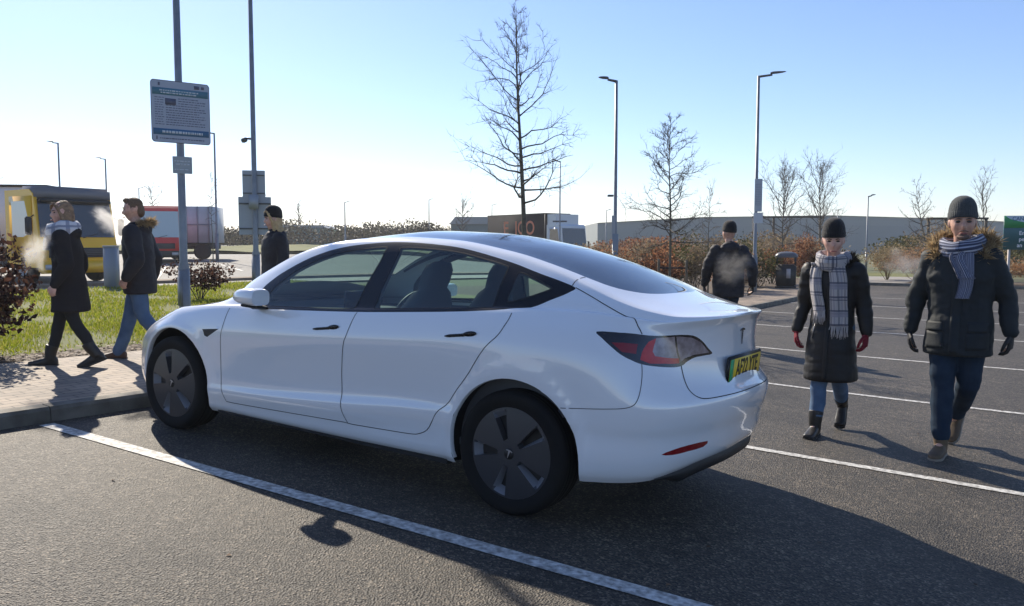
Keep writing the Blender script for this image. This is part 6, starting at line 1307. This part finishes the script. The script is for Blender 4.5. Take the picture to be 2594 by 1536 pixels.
# ---- woman walking left on the pavement
cr_lw = [(.60, 0, .01, .225, .18), (.615, 0, .01, .235, .188), (.75, 0, .008, .222, .178), (.92, 0, 0, .205, .165), (1.08, 0, 0, .19, .15), (1.20, 0, 0, .20, .152), (1.32, 0, 0, .21, .145), (1.40, 0, 0, .20, .13), (1.46, 0, 0, .14, .11), (1.49, 0, 0, .10, .09)]
pr, s, nk, hc, HM, front, ct = person('woman with brown hair, dark grey knee length coat and pale scarf walking left', G(-2.42, -.27, .105), radians(-44), 1.50,
    legs={'R': ((-.075, -.13, .51), (-.07, -.25, .092), (0, -1), .0), 'L': ((.075, .06, .49), (.07, .24, .135), (0, -1), -.38)},
    arms={'R': ((-.25, .06, 1.13), (-.26, .0, .90), (0, -.25, -1), (1, .2, 0), (0, -1, 0), .55), 'L': ((.255, .05, 1.12), (.265, -.07, .90), (.0, -.35, -1), (-1, .2, 0), (0, -1, 0), .6)},
    head=(38, 2), lean=.02, coat=(grey_coat, cr_lw, .080, dict(hood=1.05, wrinkle=.8, collar=.03)), trousers=(black_cloth, .86), shoes=(black_shoe, sole_m, .14), hair=long_hair(((.17, .10, .055), (.30, .19, .10)), wide=1.1), skin_m=skin_pale, fem=True)
print_sc = scarf_mat('patterned_scarf', (.60, .60, .63), 0, [(5, .3, .13, (.16, .18, .26)), (3, .7, .08, (.28, .30, .36))], [(10, .4, .14, (.20, .22, .30))]); neck_wrap('scarf', print_sc, pr, nk, s, (.118, .115), .075, 0, .012, 1, 8, .045)
o, A = hang('scarf_end', print_sc, pr, front, s, [(0, 1.46), (-.01, 1.38), (-.01, 1.27)], .20, fold=.022, th=.022, seed=3)
# ---- man walking left behind her
def short_hair(col):
    m = mat('short_hair', col, rough=.8, bump=.8, bscale=120)
    def f(p, HM, s, nk):
        mb = MB()
        for q, r in (((0, .012, .045), (.080, .098, .085)), ((0, .06, -.01), (.076, .05, .085)), ((0, -.045, .098), (.058, .04, .028)), ((-.066, .01, .02), (.014, .03, .045)), ((.066, .01, .02), (.014, .03, .045))): blob(mb, HM@D(*q), [k*s for k in r], HM.to_3x3().normalized().to_4x4())
        fuse('hair', mb, .006, m, p, lambda c, n: .004*nz(c, (60, 60, 60)), 2)
    return f
pr, s, nk, hc, HM, front, ct = person('bareheaded man with short brown hair, dark fur hooded jacket and blue jeans', G(-2.36, .41, .105), radians(-50), 1.58,
    legs={'R': ((-.08, -.14, .51), (-.08, -.28, .092), (0, -1), .0), 'L': ((.08, .05, .49), (.08, .30, .14), (0, -1), -.42)},
    arms={'R': ((-.27, .08, 1.14), (-.285, .05, .91), (0, -.2, -1), (1, .2, 0), (0, -1, 0), .6), 'L': ((.275, .06, 1.14), (.28, -.06, .92), (0, -.4, -1), (-1, .2, 0), (0, -1, 0), .7)},
    head=(8, 8), lean=.02, coat=(jacket_m, cr_jack, .088, dict(hood=1., wrinkle=1., collar=.04)), trousers=(jeans, 1.0), shoes=(brown_shoe, sole_m), hair=short_hair((.14, .085, .05)), skin_m=skin)
fur('fur_trim', [tuple(nk+D(*q)*s) for q in ((-.11, .05, .01), (-.08, .13, .035), (0, .165, .045), (.08, .13, .035), (.11, .05, .01))], fur_tan, pr, 1300, .05*s, .04*s, 6)
# ---- breath clouds and air
vapour('breath_cloud', 'pale breath cloud in front of the bareheaded man', G(-2.50, .26, 1.47), (.30, .2, .19), 6, 3.1, (0, .55, YAW))
vapour('breath_cloud', 'pale breath cloud below the scarf of the left walking woman', G(-2.30, -.58, 1.17), (.22, .2, .26), 5.5, 7.7, (0, -.4, YAW))
vapour('breath_cloud', 'faint breath cloud drifting over the back of the man seen from behind', G(1.5, 7.3, 1.22), (.40, .2, .36), 2.2, 12.3, (0, -.5, YAW))
vapour('breath_cloud', 'faint breath cloud to the right of the woman in the tartan scarf', G(4.30, 2.75, 1.42), (.26, .2, .18), 2.2, 21.9, (0, 0, YAW))
hz = bpy.data.materials.new('haze_air'); hz.use_nodes = True; t = hz.node_tree; t.nodes.clear(); pv = t.nodes.new('ShaderNodeVolumePrincipled'); pv.inputs['Color'].default_value = (.93, .96, 1, 1); pv.inputs['Density'].default_value = .0006; pv.inputs['Anisotropy'].default_value = .3; oo = t.nodes.new('ShaderNodeOutputMaterial'); t.links.new(pv.outputs[0], oo.inputs['Volume'])
ho = MB().box(-2620, 2620, -2620, 2620, -3., 11.5).obj('haze', hz, smooth=False); tag(ho, kind='stuff'); ho['label'] = 'thin pale haze over the whole site'
